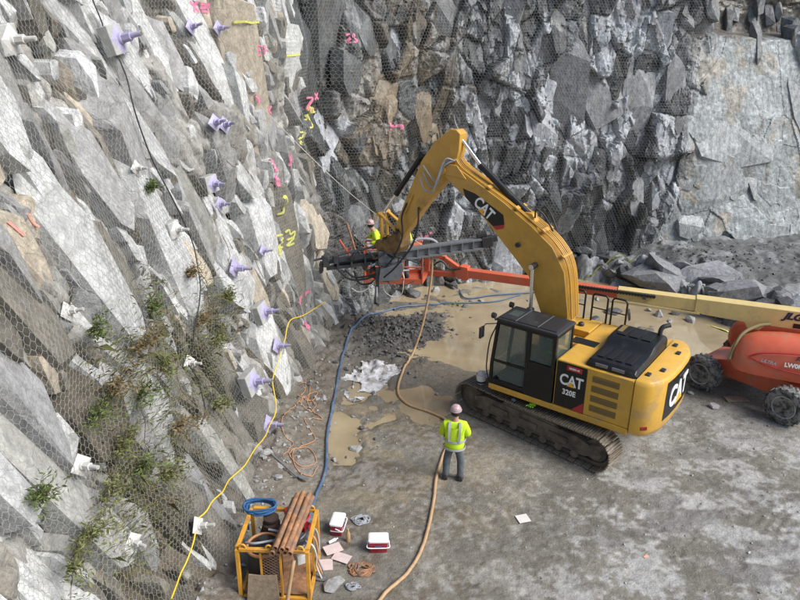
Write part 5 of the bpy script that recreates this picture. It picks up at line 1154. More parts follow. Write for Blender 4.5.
pm.box((.40, .88, .6), (.4, .3, .4)); at_crate(pm, 'pump', 'rust_dark', 'dark rusty pump standing at the back of the yellow crate', 'pump')
for k, (x, y, z, w) in enumerate(((1.02, .62, .80, .2), (1.04, .30, .75, .22), (1.0, .86, .9, .18))):
    g = MB(); g.box((x, y, z), (w, w*1.2, w*.8), Matrix.Rotation(.5*k, 3, 'Z'))
    g.tube(spline([(x-.1, y-.1, z+.1), (x, y-.2, z+.2), (x+.1, y, z+.22), (x+.05, y+.2, z+.14)], 6), .02, 7)
    at_crate(g, 'tool_box', ['grey_steel', 'plate_white', 'red_paint'][k], ['grey steel tool case in the right side of the yellow crate', 'pale tool case at the front right inside the yellow crate', 'dark red tool case at the back right inside the yellow crate'][k], 'tool case', bevel=.01)
# blue lifting strap heaped on the back left corner
stp = MB(); rs_ = random.Random(31)
P = []
for k in range(46):
    t = k*.62; ex_ = .17+.05*rs_.random(); P.append(cp(.17+ex_*1.5*math.cos(t)+rs_.uniform(-.02, .02), D_-.05+ex_*.8*math.sin(t)+rs_.uniform(-.02, .02), T_+.045+.0022*k+.03*math.sin(t*1.0+.5)+rs_.uniform(-.008, .008)))
P += [cp(-.06, D_+.06, T_+.05), cp(-.10, D_+.02, .85), cp(-.09, D_-.02, .62)]
stp.tube(spline(P, 4), .02, 7)
tag(stp.build('lifting_strap', 'tarp_blue', None, 60), 'bundle of blue strap slung over the back left corner of the yellow crate', 'strap')
# rusty pipes
pipe_spec = [(.70, T_+.09, 0), (.80, T_+.09, .02), (.90, T_+.09, -.01), (1.0, T_+.09, .015), (.75, T_+.175, .01), (.87, T_+.178, -.012), (.95, T_+.172, .02)]
PL = ['lowest at the left of the bundle', 'second from the left in the lower row', 'third from the left in the lower row', 'at the right edge of the lower row', 'uppermost at the left of the bundle', 'uppermost in the middle of the bundle', 'uppermost at the right of the bundle']
for k, (x, z, a) in enumerate(pipe_spec):
    y_a, y_b = -.14+.05*((k*37) % 5)/5, 1.22+.10*((k*53) % 7)/7
    rot = Matrix.Rotation(-.045+a, 4, 'Z')
    P = lambda y, r, an: cp(x+(y-.5)*.10+(y)*a+r*math.cos(an), y, z+.012*k*0+(y-.5)*.06+r*math.sin(an))
    m_ = MB(); seg = 16
    rings = [[P(y, r, 2*math.pi*i/seg) for i in range(seg)] for y, r in ((y_a, .036), (y_a, .049), (y_b, .049), (y_b, .036), (y_a+.01, .036))]
    m_.loft(rings, True, False); tag(m_.build('steel_pipe', 'rust', None, 40), 'rusty steel pipe lying across the yellow crate, '+PL[k], 'pipe', 'rusty pipes on the crate')
for k, (x, w, lean) in enumerate(((.26, .26, .05), (.56, .30, -.04))):
    at_crate(MB().bar((x, -.12, .02), (x+lean, -.05, .60), w, .03, (0, 1, 0)), 'plywood_board', 'wood', ['weathered plywood board leaning on the front left of the yellow crate', 'weathered plywood board leaning on the front middle of the yellow crate'][k], 'board', 'boards leaning on the crate', bevel=.004)
at_crate(MB().tube(spline([(.98, -.02, .92), (.96, -.10, .80), (.90, -.16, .45), (.84, -.25, .06), (.80, -.5, .03)], 8), .035, 10), 'yellow_hose', 'tan_hose', 'short tan hose hanging down the front of the yellow crate', 'hose', smooth=60)
for k in range(3): at_crate(MB().tube(spline([(1.16, .35+.2*k, 1.0), (1.26, .3+.2*k, .95), (1.30, .35+.15*k, .7), (1.27, .45+.1*k, .4), (1.35, .5+.1*k, .05)], 6), .018, 7), 'air_line', ['white_line', 'orange_cord', 'grey_hose'][k], ['pale line hanging down the right side of the yellow crate', 'orange line hanging down the right side of the yellow crate', 'grey line hanging down the right side of the yellow crate'][k], 'hose', 'lines hanging from the crate', smooth=60)

# ------------------------------------------------------------------ coolers
def rrect(w, d, r, z, n=4):
    P = []
    for cx, cy, a0 in ((w/2-r, d/2-r, 0), (-w/2+r, d/2-r, 90), (-w/2+r, -d/2+r, 180), (w/2-r, -d/2+r, 270)):
        for k in range(n+1): a = R_(a0+90*k/n); P.append((cx+r*math.cos(a), cy+r*math.sin(a), z))
    return P
def cooler(loc, rz, label):
    c = empty('cooler', loc, rz); tag(c, label, 'cooler', 'red and white coolers')
    w, d = .38, .25
    bd = MB().loft([rrect(w*.88, d*.86, .03, 0), rrect(w*.90, d*.88, .03, .01), rrect(w, d, .035, .245)]).build('body', 'cooler_red', c, 40)
    MB().loft([rrect(w*.97, d*.955, .035, .105), rrect(w*.985, d*.975, .035, .108), rrect(w*.99, d*.98, .035, .128), rrect(w*.98, d*.965, .035, .131)]).build('white_band', 'cooler_white', bd, 40)
    MB().loft([rrect(w+.014, d+.014, .04, .247), rrect(w+.018, d+.018, .04, .252), rrect(w+.016, d+.016, .04, .285), rrect(w-.01, d-.01, .04, .300), rrect(w-.09, d-.08, .03, .306)]).build('lid', 'cooler_white', c, 40)
    MB().tube(spline([(-w/2-.014, 0, .20), (-w/2-.018, -.06, .18), (-w/2-.012, -d/2-.018, .15), (0, -d/2-.026, .145), (w/2+.012, -d/2-.018, .15), (w/2+.018, -.06, .18), (w/2+.014, 0, .20)], 6), .010, 8).build('handle', 'cooler_white', c, 60)
    MB().box((0, -d/2-.004, .165), (.14, .008, .028)).build('badge', 'blue_hose', bd)
    return c
cooler((-.37, 10.68, gh(-.37, 10.68)), R_(2), 'red cooler with white lid and handle, front facing, nearest the tan hose')
cooler((-1.20, 11.20, gh(-1.2, 11.2)), R_(82), 'red cooler with white lid standing end-on beside the yellow crate')

# ------------------------------------------------------------------ loose stones
def rock_mesh(seed, flat=.6, n=18):
    rnd = random.Random(seed); bm = bmesh.new()
    for _ in range(n):
        v = Vector((rnd.gauss(0, 1), rnd.gauss(0, 1), rnd.gauss(0, 1))).normalized(); v *= rnd.uniform(.75, 1.1)
        bm.verts.new((v.x*.5, v.y*.38, v.z*.5*flat))
    r = bmesh.ops.convex_hull(bm, input=bm.verts)
    bmesh.ops.delete(bm, geom=[g for g in r['geom_interior'] if isinstance(g, bmesh.types.BMVert)], context='VERTS')
    bmesh.ops.bevel(bm, geom=list(bm.edges), offset=.012, segments=1, affect='EDGES')
    me = bpy.data.meshes.new('stone'); bm.to_mesh(me); bm.free(); return me
ROCKS = [(-1.00, 14.17, .38, .45, 0, 'pale flat stone alone on the mud left of the standing worker'), (-2.02, 16.30, .28, .6, 0, 'grey stone lying against the blue hose'),
 (-3.0, 13.28, .36, .6, 0, 'pale grey stone at the foot of the left rock face by the shovel'), (-2.66, 13.0, .26, .5, 0, 'pale stone between the shovel and the orange cord'), (-2.62, 12.58, .26, .5, 0, 'small white stone just behind the yellow crate'),
 (-1.50, 13.70, .18, .6, 0, 'small grey stone just right of the blue hose'), (-.93, 15.07, .20, .6, 1, 'small dark stone on the mud below the torn white sheet'), (-2.5, 16.83, .22, .6, 1, 'dark stone wedged at the foot of the left face'),
 (9.25, 22.76, .46, .8, 0, 'largest pale stone standing in the brown water below the lift boom'), (9.0, 23.23, .32, .7, 0, 'pale stone in the water behind the largest one'), (9.45, 22.22, .28, .7, 0, 'small pale stone in the water in front of the largest one'),
 (7.98, 24.09, .26, .6, 0, 'small pale stone in the water behind the excavator hand rails'), (7.45, 24.3, .34, .6, 0, 'pale stone in the water left of the hand rails'), (7.75, 23.0, .9, .35, 1, 'broad flat dark stone awash behind the hand rails'), (6.9, 22.4, .6, .3, 1, 'dark slab just breaking the water beside the excavator boom foot'),
 (8.10, 16.95, .24, .5, 0, 'small pale stone beside the near front wheel of the lift'), (8.45, 16.25, .40, .45, 0, 'flat pale stone in front of the lift chassis'),
 (2.37, 23.4, .30, .6, 1, 'dark stone in the water under the orange lift boom, left one'), (3.05, 24.0, .28, .6, 0, 'pale stone in the water under the orange lift boom'), (4.86, 24.1, .30, .6, 0, 'pale stone in the water near the back face, below the cable carrier'),
 (1.0, 21.2, .26, .6, 1, 'dark stone on the right edge of the dark muck heap'), (1.5, 22.4, .24, .6, 1, 'dark stone behind the muck heap at the water edge'), (2.5, 22.4, .18, .6, 1, 'small dark stone in the shallow water right of the muck heap'),
 (6.75, 21.3, .32, .4, 1, 'flat dark stone beside the excavator tail in the water'), (8.2, 21.6, .22, .5, 1, 'small dark stone in the water behind the exhaust pipe'), (-1.26, 13.83, .16, .6, 1, 'small dark stone left of the pale flat stone'), (-.58, 14.48, .14, .6, 1, 'small dark stone right of the pale flat stone'), (1.05, 16.9, .16, .6, 0, 'small pale stone by the front tip of the excavator track'), (-.2, 16.4, .14, .6, 1, 'small dark stone by the bend of the tan hose'),
 (2.1, 25.5, .5, .8, 1, 'dark block at the foot of the back face under the jib'), (1.35, 25.0, .45, .8, 0, 'grey block at the foot of the back face beside the dark one'), (.5, 24.5, .7, .7, 1, 'large dark block at the foot of the back face left of the jib'),
 (-1.15, 9.72, .52, .4, 0, 'large pale slab stone right of the yellow crate'), (-1.42, 9.9, .36, .4, 1, 'dark slab stone between the crate and the pale slab'), (10.2, 22.3, .5, .8, 0, 'pale block at the toe of the rock bench below the lift boom'), (9.9, 22.9, .4, .8, 1, 'dark block at the toe of the rock bench')]
def ghs(pts):
    a = np.array(pts, float); return ground_h(a[:, 0], a[:, 1])
for k, (x, y, sz, fl, dk, lab) in enumerate(ROCKS):
    me = rock_mesh(500+k, fl, 20); o = link('stone', me, 'stone_dark' if dk else 'stone', None); o.scale = (sz, sz, sz)
    zz = max(gh(x, y), -.10); o.location = (x, y, zz+sz*fl*.22); o.rotation_euler = (.2*math.sin(k), .2*math.cos(k*2.1), k*1.7)
    tag(o, lab, 'stone', 'loose stones on the pit floor')
# small rubble nobody could count
rnd = random.Random(7)
def rubble(name, label, spots, m, smin, smax, hfun=ghs):
    protos = []
    for k in range(7):
        me = rock_mesh(900+k, .7, 10); protos.append((np.array([v.co[:] for v in me.vertices]), [list(p.vertices) for p in me.polygons])); bpy.data.meshes.remove(me)
    mb = MB(); hz = hfun(spots)
    for (x, y), z in zip(spots, hz):
        V, F = protos[rnd.randrange(7)]; s = smin+(smax-smin)*rnd.random()**2.2; q = Matrix.Rotation(rnd.uniform(0, 6.3), 3, 'Z') @ Matrix.Rotation(rnd.uniform(-.5, .5), 3, 'X')
        R3 = np.array(q)
        mb.add((V@R3.T)*s+np.array([x, y, z+s*.12]), F)
    me = bpy.data.meshes.new(name); me.from_pydata(mb.v, [], mb.f); me.update()
    return tag(link(name, me, m), label, None, None, 'stuff')
rubble('muck_rubble', 'dark broken rock fragments heaped below the drill', [(rnd.gauss(-.4, .8), rnd.gauss(20.7, 1.1)) for _ in range(650)]+[(rnd.gauss(1.0, .8), rnd.gauss(21.3, .8)) for _ in range(240)]+[(rnd.gauss(2.2, .6), rnd.gauss(23.8, .3)) for _ in range(60)], 'stone_dark', .05, .22)
rubble('grey_rubble', 'small grey stones strewn along the foot of the left rock face', [(float(np.interp(y, _by, _bx))+abs(rnd.gauss(.55, .5)), y) for y in [rnd.uniform(8.8, 18.5) for _ in range(420)]], 'stone', .03, .17)
rubble('scattered_grit', 'small stones scattered over the muddy pit floor', [(rnd.uniform(-2, 9), rnd.uniform(8.8, 17)) for _ in range(480)], 'stone', .018, .07)
rubble('pale_grit', 'small pale stones scattered over the muddy pit floor', [(rnd.gauss(-.5, 1.4), rnd.gauss(15.5, 1.8)) for _ in range(110)]+[(rnd.uniform(5, 11), rnd.uniform(9, 17)) for _ in range(90)], 'stone', .025, .10)
# rubble on the bench
def bh(x, y): return float(bench_h(np.array([float(x)]), np.array([float(y)]))[0][0])
bhs = lambda p: bench_h(np.array(p, float)[:, 0], np.array(p, float)[:, 1])[0]
rubble('bench_rubble', 'loose grey rubble lying on the rock bench', [(rnd.uniform(11, 20), rnd.uniform(22.5, 28)) for _ in range(600)]+[(rnd.uniform(8, 12.5), rnd.uniform(24.5, 27)) for _ in range(160)], 'stone_dark', .04, .20, bhs)
rubble('bench_toe_rubble', 'broken pale blocks along the toe of the rock bench', [(x, float(np.interp(x, [7.6, 9.3, 10.5, 11.3, 12.6, 16], [25.9, 24.9, 23.2, 21.7, 20.6, 19.6]))+abs(rnd.gauss(.6, .5))) for x in [rnd.uniform(8.6, 15.5) for _ in range(170)]], 'stone', .10, .42, bhs)

# ------------------------------------------------------------------ small things on the floor
def ground_tube(name, pts, r, m, label, cat, group=None, n=8, lift_=0.0, wob=0):
    P = []
    for q in spline([(p[0], p[1], p[2] if len(p) > 2 else -.3) for p in pts], n):
        z = max(gh(q.x, q.y), -.07)+r+lift_
        P.append((q.x, q.y, max(z, q.z)))
    return tag(MB().tube(P, r, 8).build(name, m, None, 60), label, cat, group)
ground_tube('tan_hose', [(.80, 19.62, 3.02), (.86, 19.55, 3.12), (.94, 19.45, 2.95), (.90, 19.4, 2.2), (.72, 19.35, 1.1), (.50, 19.25, .30), (.34, 18.95, .02), (.22, 18.5, -.1), (.08, 17.9, -.2), (-.03, 16.95, -.2), (.24, 16.29, -.2), (.82, 15.89, -.2), (1.22, 15.44, -.2), (1.25, 14.51, -.2), (1.02, 13.67, -.2), (.85, 12.89, -.2), (.77, 12.19, -.2), (.61, 11.24, -.2), (.43, 10.53, -.2), (.15, 9.95, -.2), (-.21, 9.47, -.2), (-.6, 8.7, -.2)], .036, 'tan_hose', 'long tan hose hanging from the drill and winding past the worker across the mud', 'hose')
ground_tube('blue_hose', [(1.47, 23.6), (0, 23.17), (-.70, 22.59), (-1.50, 20.68), (-1.72, 18.7), (-1.75, 16.52), (-1.78, 14.82), (-1.66, 13.3), (-1.76, 12.3), (-1.84, 11.3), (-1.92, 10.55, .9)], .036, 'blue_hose', 'thick blue hose running from the crate along the left face to the back corner', 'hose')
ground_tube('blue_line', [(2.3, 25.0), (2.48, 24.14), (3.42, 24.48), (4.60, 24.73), (5.66, 25.08), (5.2, 25.5)], .03, 'blue_hose', 'thin blue line lying in the brown water under the lift boom', 'hose', None, 8, .03)
ground_tube('blue_line', [(1.47, 23.62), (2.5, 23.7), (3.6, 23.9), (4.6, 24.6)], .025, 'blue_hose', 'thin blue line in the water continuing the thick blue hose', 'hose', None, 8, .03)
ground_tube('orange_cord', [(-2.62, 17.2), (-2.55, 16.5), (-2.68, 16.1), (-2.32, 16.13), (-2.21, 16.51), (-2.45, 16.3), (-2.33, 15.77), (-1.97, 15.38), (-2.38, 15.13), (-2.04, 14.45), (-2.34, 13.93), (-2.52, 13.52), (-2.20, 13.22), (-1.91, 13.53), (-2.16, 14.02), (-2.45, 13.69), (-2.3, 13.1), (-1.95, 13.0), (-1.85, 13.4)], .010, 'orange_cord', 'tangled orange cord on the mud left of the blue hose', 'cord', None, 10, .01)
ground_tube('orange_cord', [(-2.75, 16.8), (-2.5, 16.9), (-2.42, 16.3), (-2.62, 15.9), (-2.3, 15.6), (-2.2, 16.0), (-2.5, 16.1), (-2.7, 15.6), (-2.9, 14.9), (-2.75, 14.2), (-2.5, 14.0), (-2.65, 13.4)], .009, 'orange_cord', 'thin orange cord looped at the foot of the left face', 'cord', None, 10, .02)
# torn white sheet
poly = [(-1.72, 17.20), (-1.47, 16.47), (-1.00, 16.32), (-.32, 17.35), (-.01, 18.09), (-.10, 18.61), (-.83, 18.79), (-1.57, 18.12)]
def inside(x, y):
    c = False; j = len(poly)-1
    for i in range(len(poly)):
        (xi, yi), (xj, yj) = poly[i], poly[j]
        if (yi > y) != (yj > y) and x < (xj-xi)*(y-yi)/(yj-yi)+xi: c = not c
        j = i
    return c
gx_, gy_ = np.arange(-1.8, .1, .035), np.arange(16.2, 18.9, .035); V = []; idx = {}; F = []
XX, YY = np.meshgrid(gx_, gy_, indexing='ij'); hh = ground_h(XX, YY); wr = fbm(XX*4+YY, YY*3, 210, 3); hole = fbm(XX*3.2, YY*2.2, 214, 3)
ins = np.array([[inside(a+.25*(vnoise(np.array([a*4]), np.array([b_*4]), 3)[0]-.5), b_) for b_ in gy_] for a in gx_]) & (hole < .61)
for i in range(len(gx_)):
    for k in range(len(gy_)): idx[i, k] = len(V); V.append((XX[i, k], YY[i, k], max(hh[i, k], -.06)+.012+.22*max(0, wr[i, k]-.42)))
F = [(idx[i, k], idx[i+1, k], idx[i+1, k+1], idx[i, k+1]) for i in range(len(gx_)-1) for k in range(len(gy_)-1) if ins[i, k] and ins[i+1, k] and ins[i+1, k+1] and ins[i, k+1]]
sh = bpy.data.meshes.new('torn_sheet'); sh.from_pydata(V, [], F); sh.update(); bm = bmesh.new(); bm.from_mesh(sh); bmesh.ops.delete(bm, geom=[v for v in bm.verts if not v.link_faces], context='VERTS'); bm.to_mesh(sh); bm.free()
so_ = link('torn_sheet', sh, 'plastic_sheet'); md = so_.modifiers.new('thick', 'SOLIDIFY'); md.thickness = .006; tag(so_, 'torn white plastic sheet lying flat on the mud beside the muck heap', 'sheet')
def flat(name, x, y, w, d, rz, m, label, cat, group=None, tilt=0, th=.012, dz=0):
    o = MB().box((0, 0, 0), (w, d, th)).build(name, m, None, None, bevel=.003); o.location = (x, y, gh(x, y)+th/2+.012+dz); o.rotation_euler = (tilt, tilt*.5, rz); return tag(o, label, cat, group)
flat('card_sheet', -1.24, 10.60, .34, .24, .5, 'pinkish', 'pinkish card lying uppermost right of the crate', 'card', 'pinkish cards by the crate', .05, .012, .05)
flat('card_sheet', -1.06, 10.40, .34, .22, -.4, 'pinkish', 'pinkish card partly under the uppermost one, on its right', 'card', 'pinkish cards by the crate', .02, .012, .02)
flat('card_sheet', -1.36, 10.22, .30, .28, .12, 'pinkish', 'pinkish card nearest the pale slab stone', 'card', 'pinkish cards by the crate', .03)
flat('paper_sheet', 2.60, 11.67, .26, .24, .3, 'paper', 'single pale paper sheet lying on the mud below the excavator', 'paper', None, .02, .008)
flat('wood_offcut', 9.25, 16.65, .62, .26, .1, 'wood', 'pale flat board lying in front of the lift chassis', 'board', None, .05, .03)
flat('paper_scrap', 4.8, 10.6, .12, .05, .7, 'coral', 'small coral scrap on the slurry at the lower right', 'scrap', None, .1, .008)
b_ = MB().lathe([(.01, 0), (.042, 0), (.045, .01), (.045, .17), (.03, .22), (.018, .26), (.02, .30), (.01, .305)], (0, 0, 0), (0, 0, 1), 16).build('brown_bottle', 'tan_hose', None, 50, loc=(-.97, 10.89, gh(-.97, 10.89))); tag(b_, 'brown bottle standing upright between the two coolers', 'bottle')
b_ = MB().lathe([(.01, 0), (.03, 0), (.032, .14), (.012, .17), (.014, .2), (.01, .2)], (0, 0, .035), (.8, .5, .12), 14).build('white_bottle', 'cooler_white', None, 50, loc=(-1.34, 10.80, gh(-1.34, 10.80))); tag(b_, 'small white bottle lying by the pinkish cards', 'bottle')
def pile(name, cx, cy, r, h, tube_r, turns, m, label, cat, seed):
    rn = random.Random(seed); P = []
    for k in range(turns*6):
        a = k*1.05+rn.uniform(-.4, .4); q = r*(.25+.75*rn.random()); x = cx+q*math.cos(a)*1.3; y = cy+q*math.sin(a); P.append((x, y, gh(x, y)+tube_r+h*(1-q/r)*rn.uniform(.2, 1)))
    return tag(MB().tube(spline(P, 4), tube_r, 6).build(name, m, None, 60), label, cat)
pile('rope_heap', -.75, 11.50, .17, .07, .014, 9, 'grey_hose', 'heap of grey rope on the mud between the coolers', 'rope', 3)
pile('chain_heap', -.66, 10.12, .20, .05, .016, 10, 'rust', 'heap of rusty chain below the coolers', 'chain', 5)
pile('chain_heap', -.80, 9.66, .12, .05, .014, 7, 'grey_hose', 'small heap of grey chain right of the pale slab stone', 'chain', 6)
sv = MB().tube([(-2.98, 13.33, gh(-2.98, 13.33)+.10), (-2.24, 12.76, gh(-2.24, 12.76)+.06)], .022, 8); sv.loft([[(-2.22+a, 12.75+b2, gh(-2.2, 12.7)+.05+c2) for a, b2, c2 in q] for q in (((-.05, .08, 0), (.06, -.04, 0), (.06, -.04, .01), (-.05, .08, .01)), ((.05, .10, -.02), (.20, -.06, -.02), (.20, -.06, -.01), (.05, .10, -.01)), ((.20, .04, -.03), (.26, -.03, -.03), (.26, -.03, -.02), (.20, .04, -.02)))])
tag(sv.build('shovel', 'grey_steel', None, 40), 'grey shovel lying on the mud behind the yellow crate', 'shovel')
# bits left on the track
def ex_pt(x, y, z):
    a = R_(143); return Vector((4.12+math.cos(a)*x-math.sin(a)*y, 15.6+math.sin(a)*x+math.cos(a)*y, z))
pc = ex_pt(1.72, 1.05, .91)
pl = empty('pail', pc); tag(pl, 'white pail with a blue rag standing on the front end of the near track', 'pail')
MB().lathe([(.01, 0), (.11, 0), (.135, .24), (.142, .25), (.13, .25), (.11, .05), (.01, .04)], (0, 0, 0), (0, 0, 1), 20).build('bucket', 'cooler_white', pl, 50)
MB().lathe([(.01, .10), (.117, .10), (.122, .02), (.113, .02)], (0, 0, 0), (0, 0, 1), 20).build('blue_stripe', 'navy', pl, 50)
MB().loft([[(.10*math.cos(a)*k, .10*math.sin(a)*k, .25+h+.02*math.sin(3*a)) for a in [6.283*i/12 for i in range(12)]] for k, h in ((1.1, -.02), (1.0, .04), (.55, .07), (.1, .08))]).build('rag', 'paper', pl, 60)
gl = MB()
for k in range(4): gl.tube([ex_pt(.10+.035*k, 1.30, .925), ex_pt(.10+.035*k+.02*(k-1.5), 1.40+.02*(k % 2), .93)], .016, 8)
gl.tube([ex_pt(.07, 1.24, .93), ex_pt(.20, 1.31, .93)], .045, 10); tag(gl.build('glove', 'lime_glove', None, 60), 'lime green work glove lying on the near track', 'glove')
rg = MB().loft([[tuple(ex_pt(.62+.07*math.cos(a)*k, 1.32+.05*math.sin(a)*k, .90+h+.01*math.sin(3*a))) for a in [6.283*i/10 for i in range(10)]] for k, h in ((1, 0), (.9, .03), (.4, .045), (.05, .045))]); tag(rg.build('rag', 'blue_hose', None, 60), 'small blue rag on the near track left of the lime glove', 'rag')
# yellow tape on the bench
def tape(name, pts, label, w=.05):
    mb = MB(); P = spline([(x, y, 0) for x, y in pts], 10); R4 = []
    for i, q in enumerate(P):
        t = (P[min(i+1, len(P)-1)]-P[max(i-1, 0)]).normalized(); n = Vector((-t.y, t.x, 0)); z = max(bh(q.x, q.y), gh(q.x, q.y))+.10; a = q+n*w; c = q-n*w
        R4.append([(a.x, a.y, z), (c.x, c.y, z+.02), (c.x, c.y, z+.024), (a.x, a.y, z+.004)])
    return tag(mb.loft(R4).build(name, 'lime', None, None), label, 'tape', 'yellow tape on the bench')
tape('marking_tape', [(8.6, 26.3), (9.0, 25.8), (9.15, 25.3), (9.0, 24.9), (9.4, 24.5), (9.6, 24.1)], 'yellow tape winding down the rock bench above the lift boom')
tape('marking_tape', [(10.2, 22.7), (10.7, 22.0), (11.2, 21.3), (11.9, 20.8), (12.6, 20.3)], 'yellow tape along the toe of the bench just behind the lift hood')
tape('marking_tape', [(6.9, 26.3), (7.7, 26.4), (8.6, 26.6), (9.5, 26.8)], 'yellow tape along the foot of the back face above the cable carrier')

# ------------------------------------------------------------------ lines on the rock face
def wall_tube(name, pts, r, m, label, cat, off=.05, n=8):
    P = []
    for q in spline([(a, b2, 0) for a, b2 in pts], n): P.append(wpt(q.x, q.y, off))
    return tag(MB().tube(P, r, 8).build(name, m, None, 60), label, cat)
wall_tube('yellow_rope', YROPE, .014, 'yellow_rope', 'yellow rope running down the foot of the left rock face to the crate', 'rope', .10)
wall_tube('black_cable', BCABLE, .014, 'rubber', 'black cable hanging down the netting on the left rock face', 'cable', .04)
a = wpt(20.3, 7.6, .1); c = Vector((1.15, 20.4, 2.9)); P = [a+(c-a)*t-Vector((0, 0, .35*math.sin(math.pi*t))) for t in [k/20 for k in range(21)]]
tag(MB().tube(P, .009, 6).build('guy_line', 'white_line', None, 60), 'thin pale line stretched from the left face down to the lift basket', 'line')

# ------------------------------------------------------------------ rock bolts
def bolt(sz, kind, size, label, pad=False, tilt=0, spin=.785, two=False):
    p = wpt(sz[0], sz[1], .0); n = wnorm(sz[0]); q0 = [(sz[0]+a_*.75*size, sz[1]+b_2*.6*size) for a_ in (-1, 0, 1) for b_2 in (-1, 0, 1)]
    dm = max(float(bilerp(RELIEF, np.array([a_]), np.array([b_2]))[0]) for a_, b_2 in q0); p = Vector(wall_pos(np.array([sz[0]]), np.array([sz[1]]), np.array([dm+.015]))[0]); n = (n+Vector((.10*math.sin(sz[0]*7), -.25+.2*math.sin(sz[1]*5), -.05+.1*math.cos(sz[0]*3)))).normalized()
    r = empty('rock_bolt', p); q = n.to_track_quat('Z', 'Y'); r.rotation_mode = 'QUATERNION'; r.rotation_quaternion = q
    tag(r, label, 'rock bolt', 'rock bolts on the left face'); m = 'plate_'+kind
    h = 0
    if pad: MB().box((-.04, 0, -.02), (size*1.25, size*1.3, .22), Matrix.Rotation(spin-.785+.1, 3, 'Z')).build('mortar_pad', 'concrete', r, bevel=.02); h = .09
    S = size/2; sp_ = Matrix.Rotation(spin, 3, 'Z')
    pts = [sp_ @ Vector((x*S, y*S, h)) for x, y in ((-1, -1), (1, -1), (1, 1), (-1, 1))]; mid = [sp_ @ Vector((x*S*.45, y*S*.45, h+.025)) for x, y in ((-1, -1), (1, -1), (1, 1), (-1, 1))]
    low = [v-Vector((0, 0, .012)) for v in pts]
    MB().loft([low, pts, mid]).build('plate', m, r, None, bevel=.004)
    k = size/.25
    MB().lathe([(.02, 0), (.07*k, 0), (.06*k, .03*k), (.03*k, .04*k)], (0, 0, h+.02), (0, 0, 1), 18).build('washer', m, r)
    MB().cyl((0, 0, h+.05*k), (0, 0, h+.15*k), .052*k, 6).build('nut', m, r, 20)
    MB().tube([(0, 0, h+.02), (0, 0, h+.28*k)], .028*k, 12).build('bolt_end', m, r); MB().cyl((0, 0, h+.282*k), (0, 0, h+.285*k), .023*k, 10).build('bolt_tip', 'leaf_olive' if kind == 'purple' else 'concrete', r)
    return r
for a in BOLTS: bolt(*a)

# ------------------------------------------------------------------ spray paint on the rock (parts of the faces)
def stroke(pts, w, m, parent, off=.014):
    P = spline([(a, b2, 0) for a, b2 in pts], max(3, int(10))); s_, z_ = [], []
    L_, R4 = [], []
    for i, q in enumerate(P):
        t = P[min(i+1, len(P)-1)]-P[max(i-1, 0)]; t.z = 0
        t = t.normalized() if t.length > 1e-6 else Vector((1, 0, 0)); n = Vector((-t.y, t.x, 0))
        for k in (-1, 0, 1): s_.append(q.x+n.x*w*k*.5); z_.append(q.y+n.y*w*k*.5)
    s_ = np.array(s_); z_ = np.array(z_); d = bilerp(RELIEF, s_, z_)+off; V = wall_pos(s_, z_, d)
    d2 = wall_pos(s_, z_, d-.03); n = len(P)
    rings = [[V[3*i], V[3*i+1], V[3*i+2], d2[3*i+2], d2[3*i+1], d2[3*i]] for i in range(n)]
    runs = [[0]]
    for i in range(1, n):
        if np.abs(d[3*i:3*i+3]-d[3*i-3:3*i]).max() > .07 or np.ptp(d[3*i:3*i+3]) > .09: runs.append([i])
        else: runs[-1].append(i)
    mb = MB()
    for r in runs:
        if len(r) > 1: mb.loft([rings[i] for i in r])
    if mb.f: mb.build('paint_mark', m, parent, None)
def fpar(s): return face_left if s < S_CORNER else face_back
GL = {'E': [[(1, 1), (0, 1), (0, 0), (1, 0)], [(0, .5), (.8, .5)]], '1': [[(.2, .8), (.5, 1), (.5, 0)]], '9': [[(1, .5), (.2, .5), (.1, .9), (.6, 1), (1, .8), (.9, 0)]], '-': [[(0, .4), (.3, .6), (.6, .35), (1, .55)]], '0': [[(.5, 1), (.05, .7), (.05, .3), (.5, 0), (.95, .3), (.95, .7), (.5, 1)]], '4': [[(.7, 0), (.7, 1), (0, .4), (1, .4)]], '3': [[(0, 1), (.9, .95), (.4, .55), (1, .3), (.5, 0), (0, .1)]], '2': [[(0, .8), (.5, 1), (.95, .75), (0, 0), (1, 0)]], 'x': [[(0, 0), (1, 1)], [(0, 1), (1, 0)]], '=': [[(0, .8), (1, .7)], [(0, .4), (1, .5)], [(.1, .1), (.9, .05)]], '|': [[(.5, 1), (.45, 0)]], 'z': [[(0, 1), (1, .9), (0, .1), (1, 0)]], 'b': [[(0, 1), (.02, 0)], [(0, .5), (1, .55)], [(1, 1), (.98, 0)]], 's': [[(0, .9), (.4, 1), (.5, .5), (1, .6), (.9, .1), (.2, 0)]]}
def spray(s, z, txt, w, h, m, thick=.05, slant=0):
    for i, ch in enumerate(txt):
        for st_ in GL[ch]: stroke([(s+i*w*1.35+a*w+slant*b2*h, z+b2*h) for a, b2 in st_], thick, m, fpar(s))
for a in SPRAY: spray(*a)

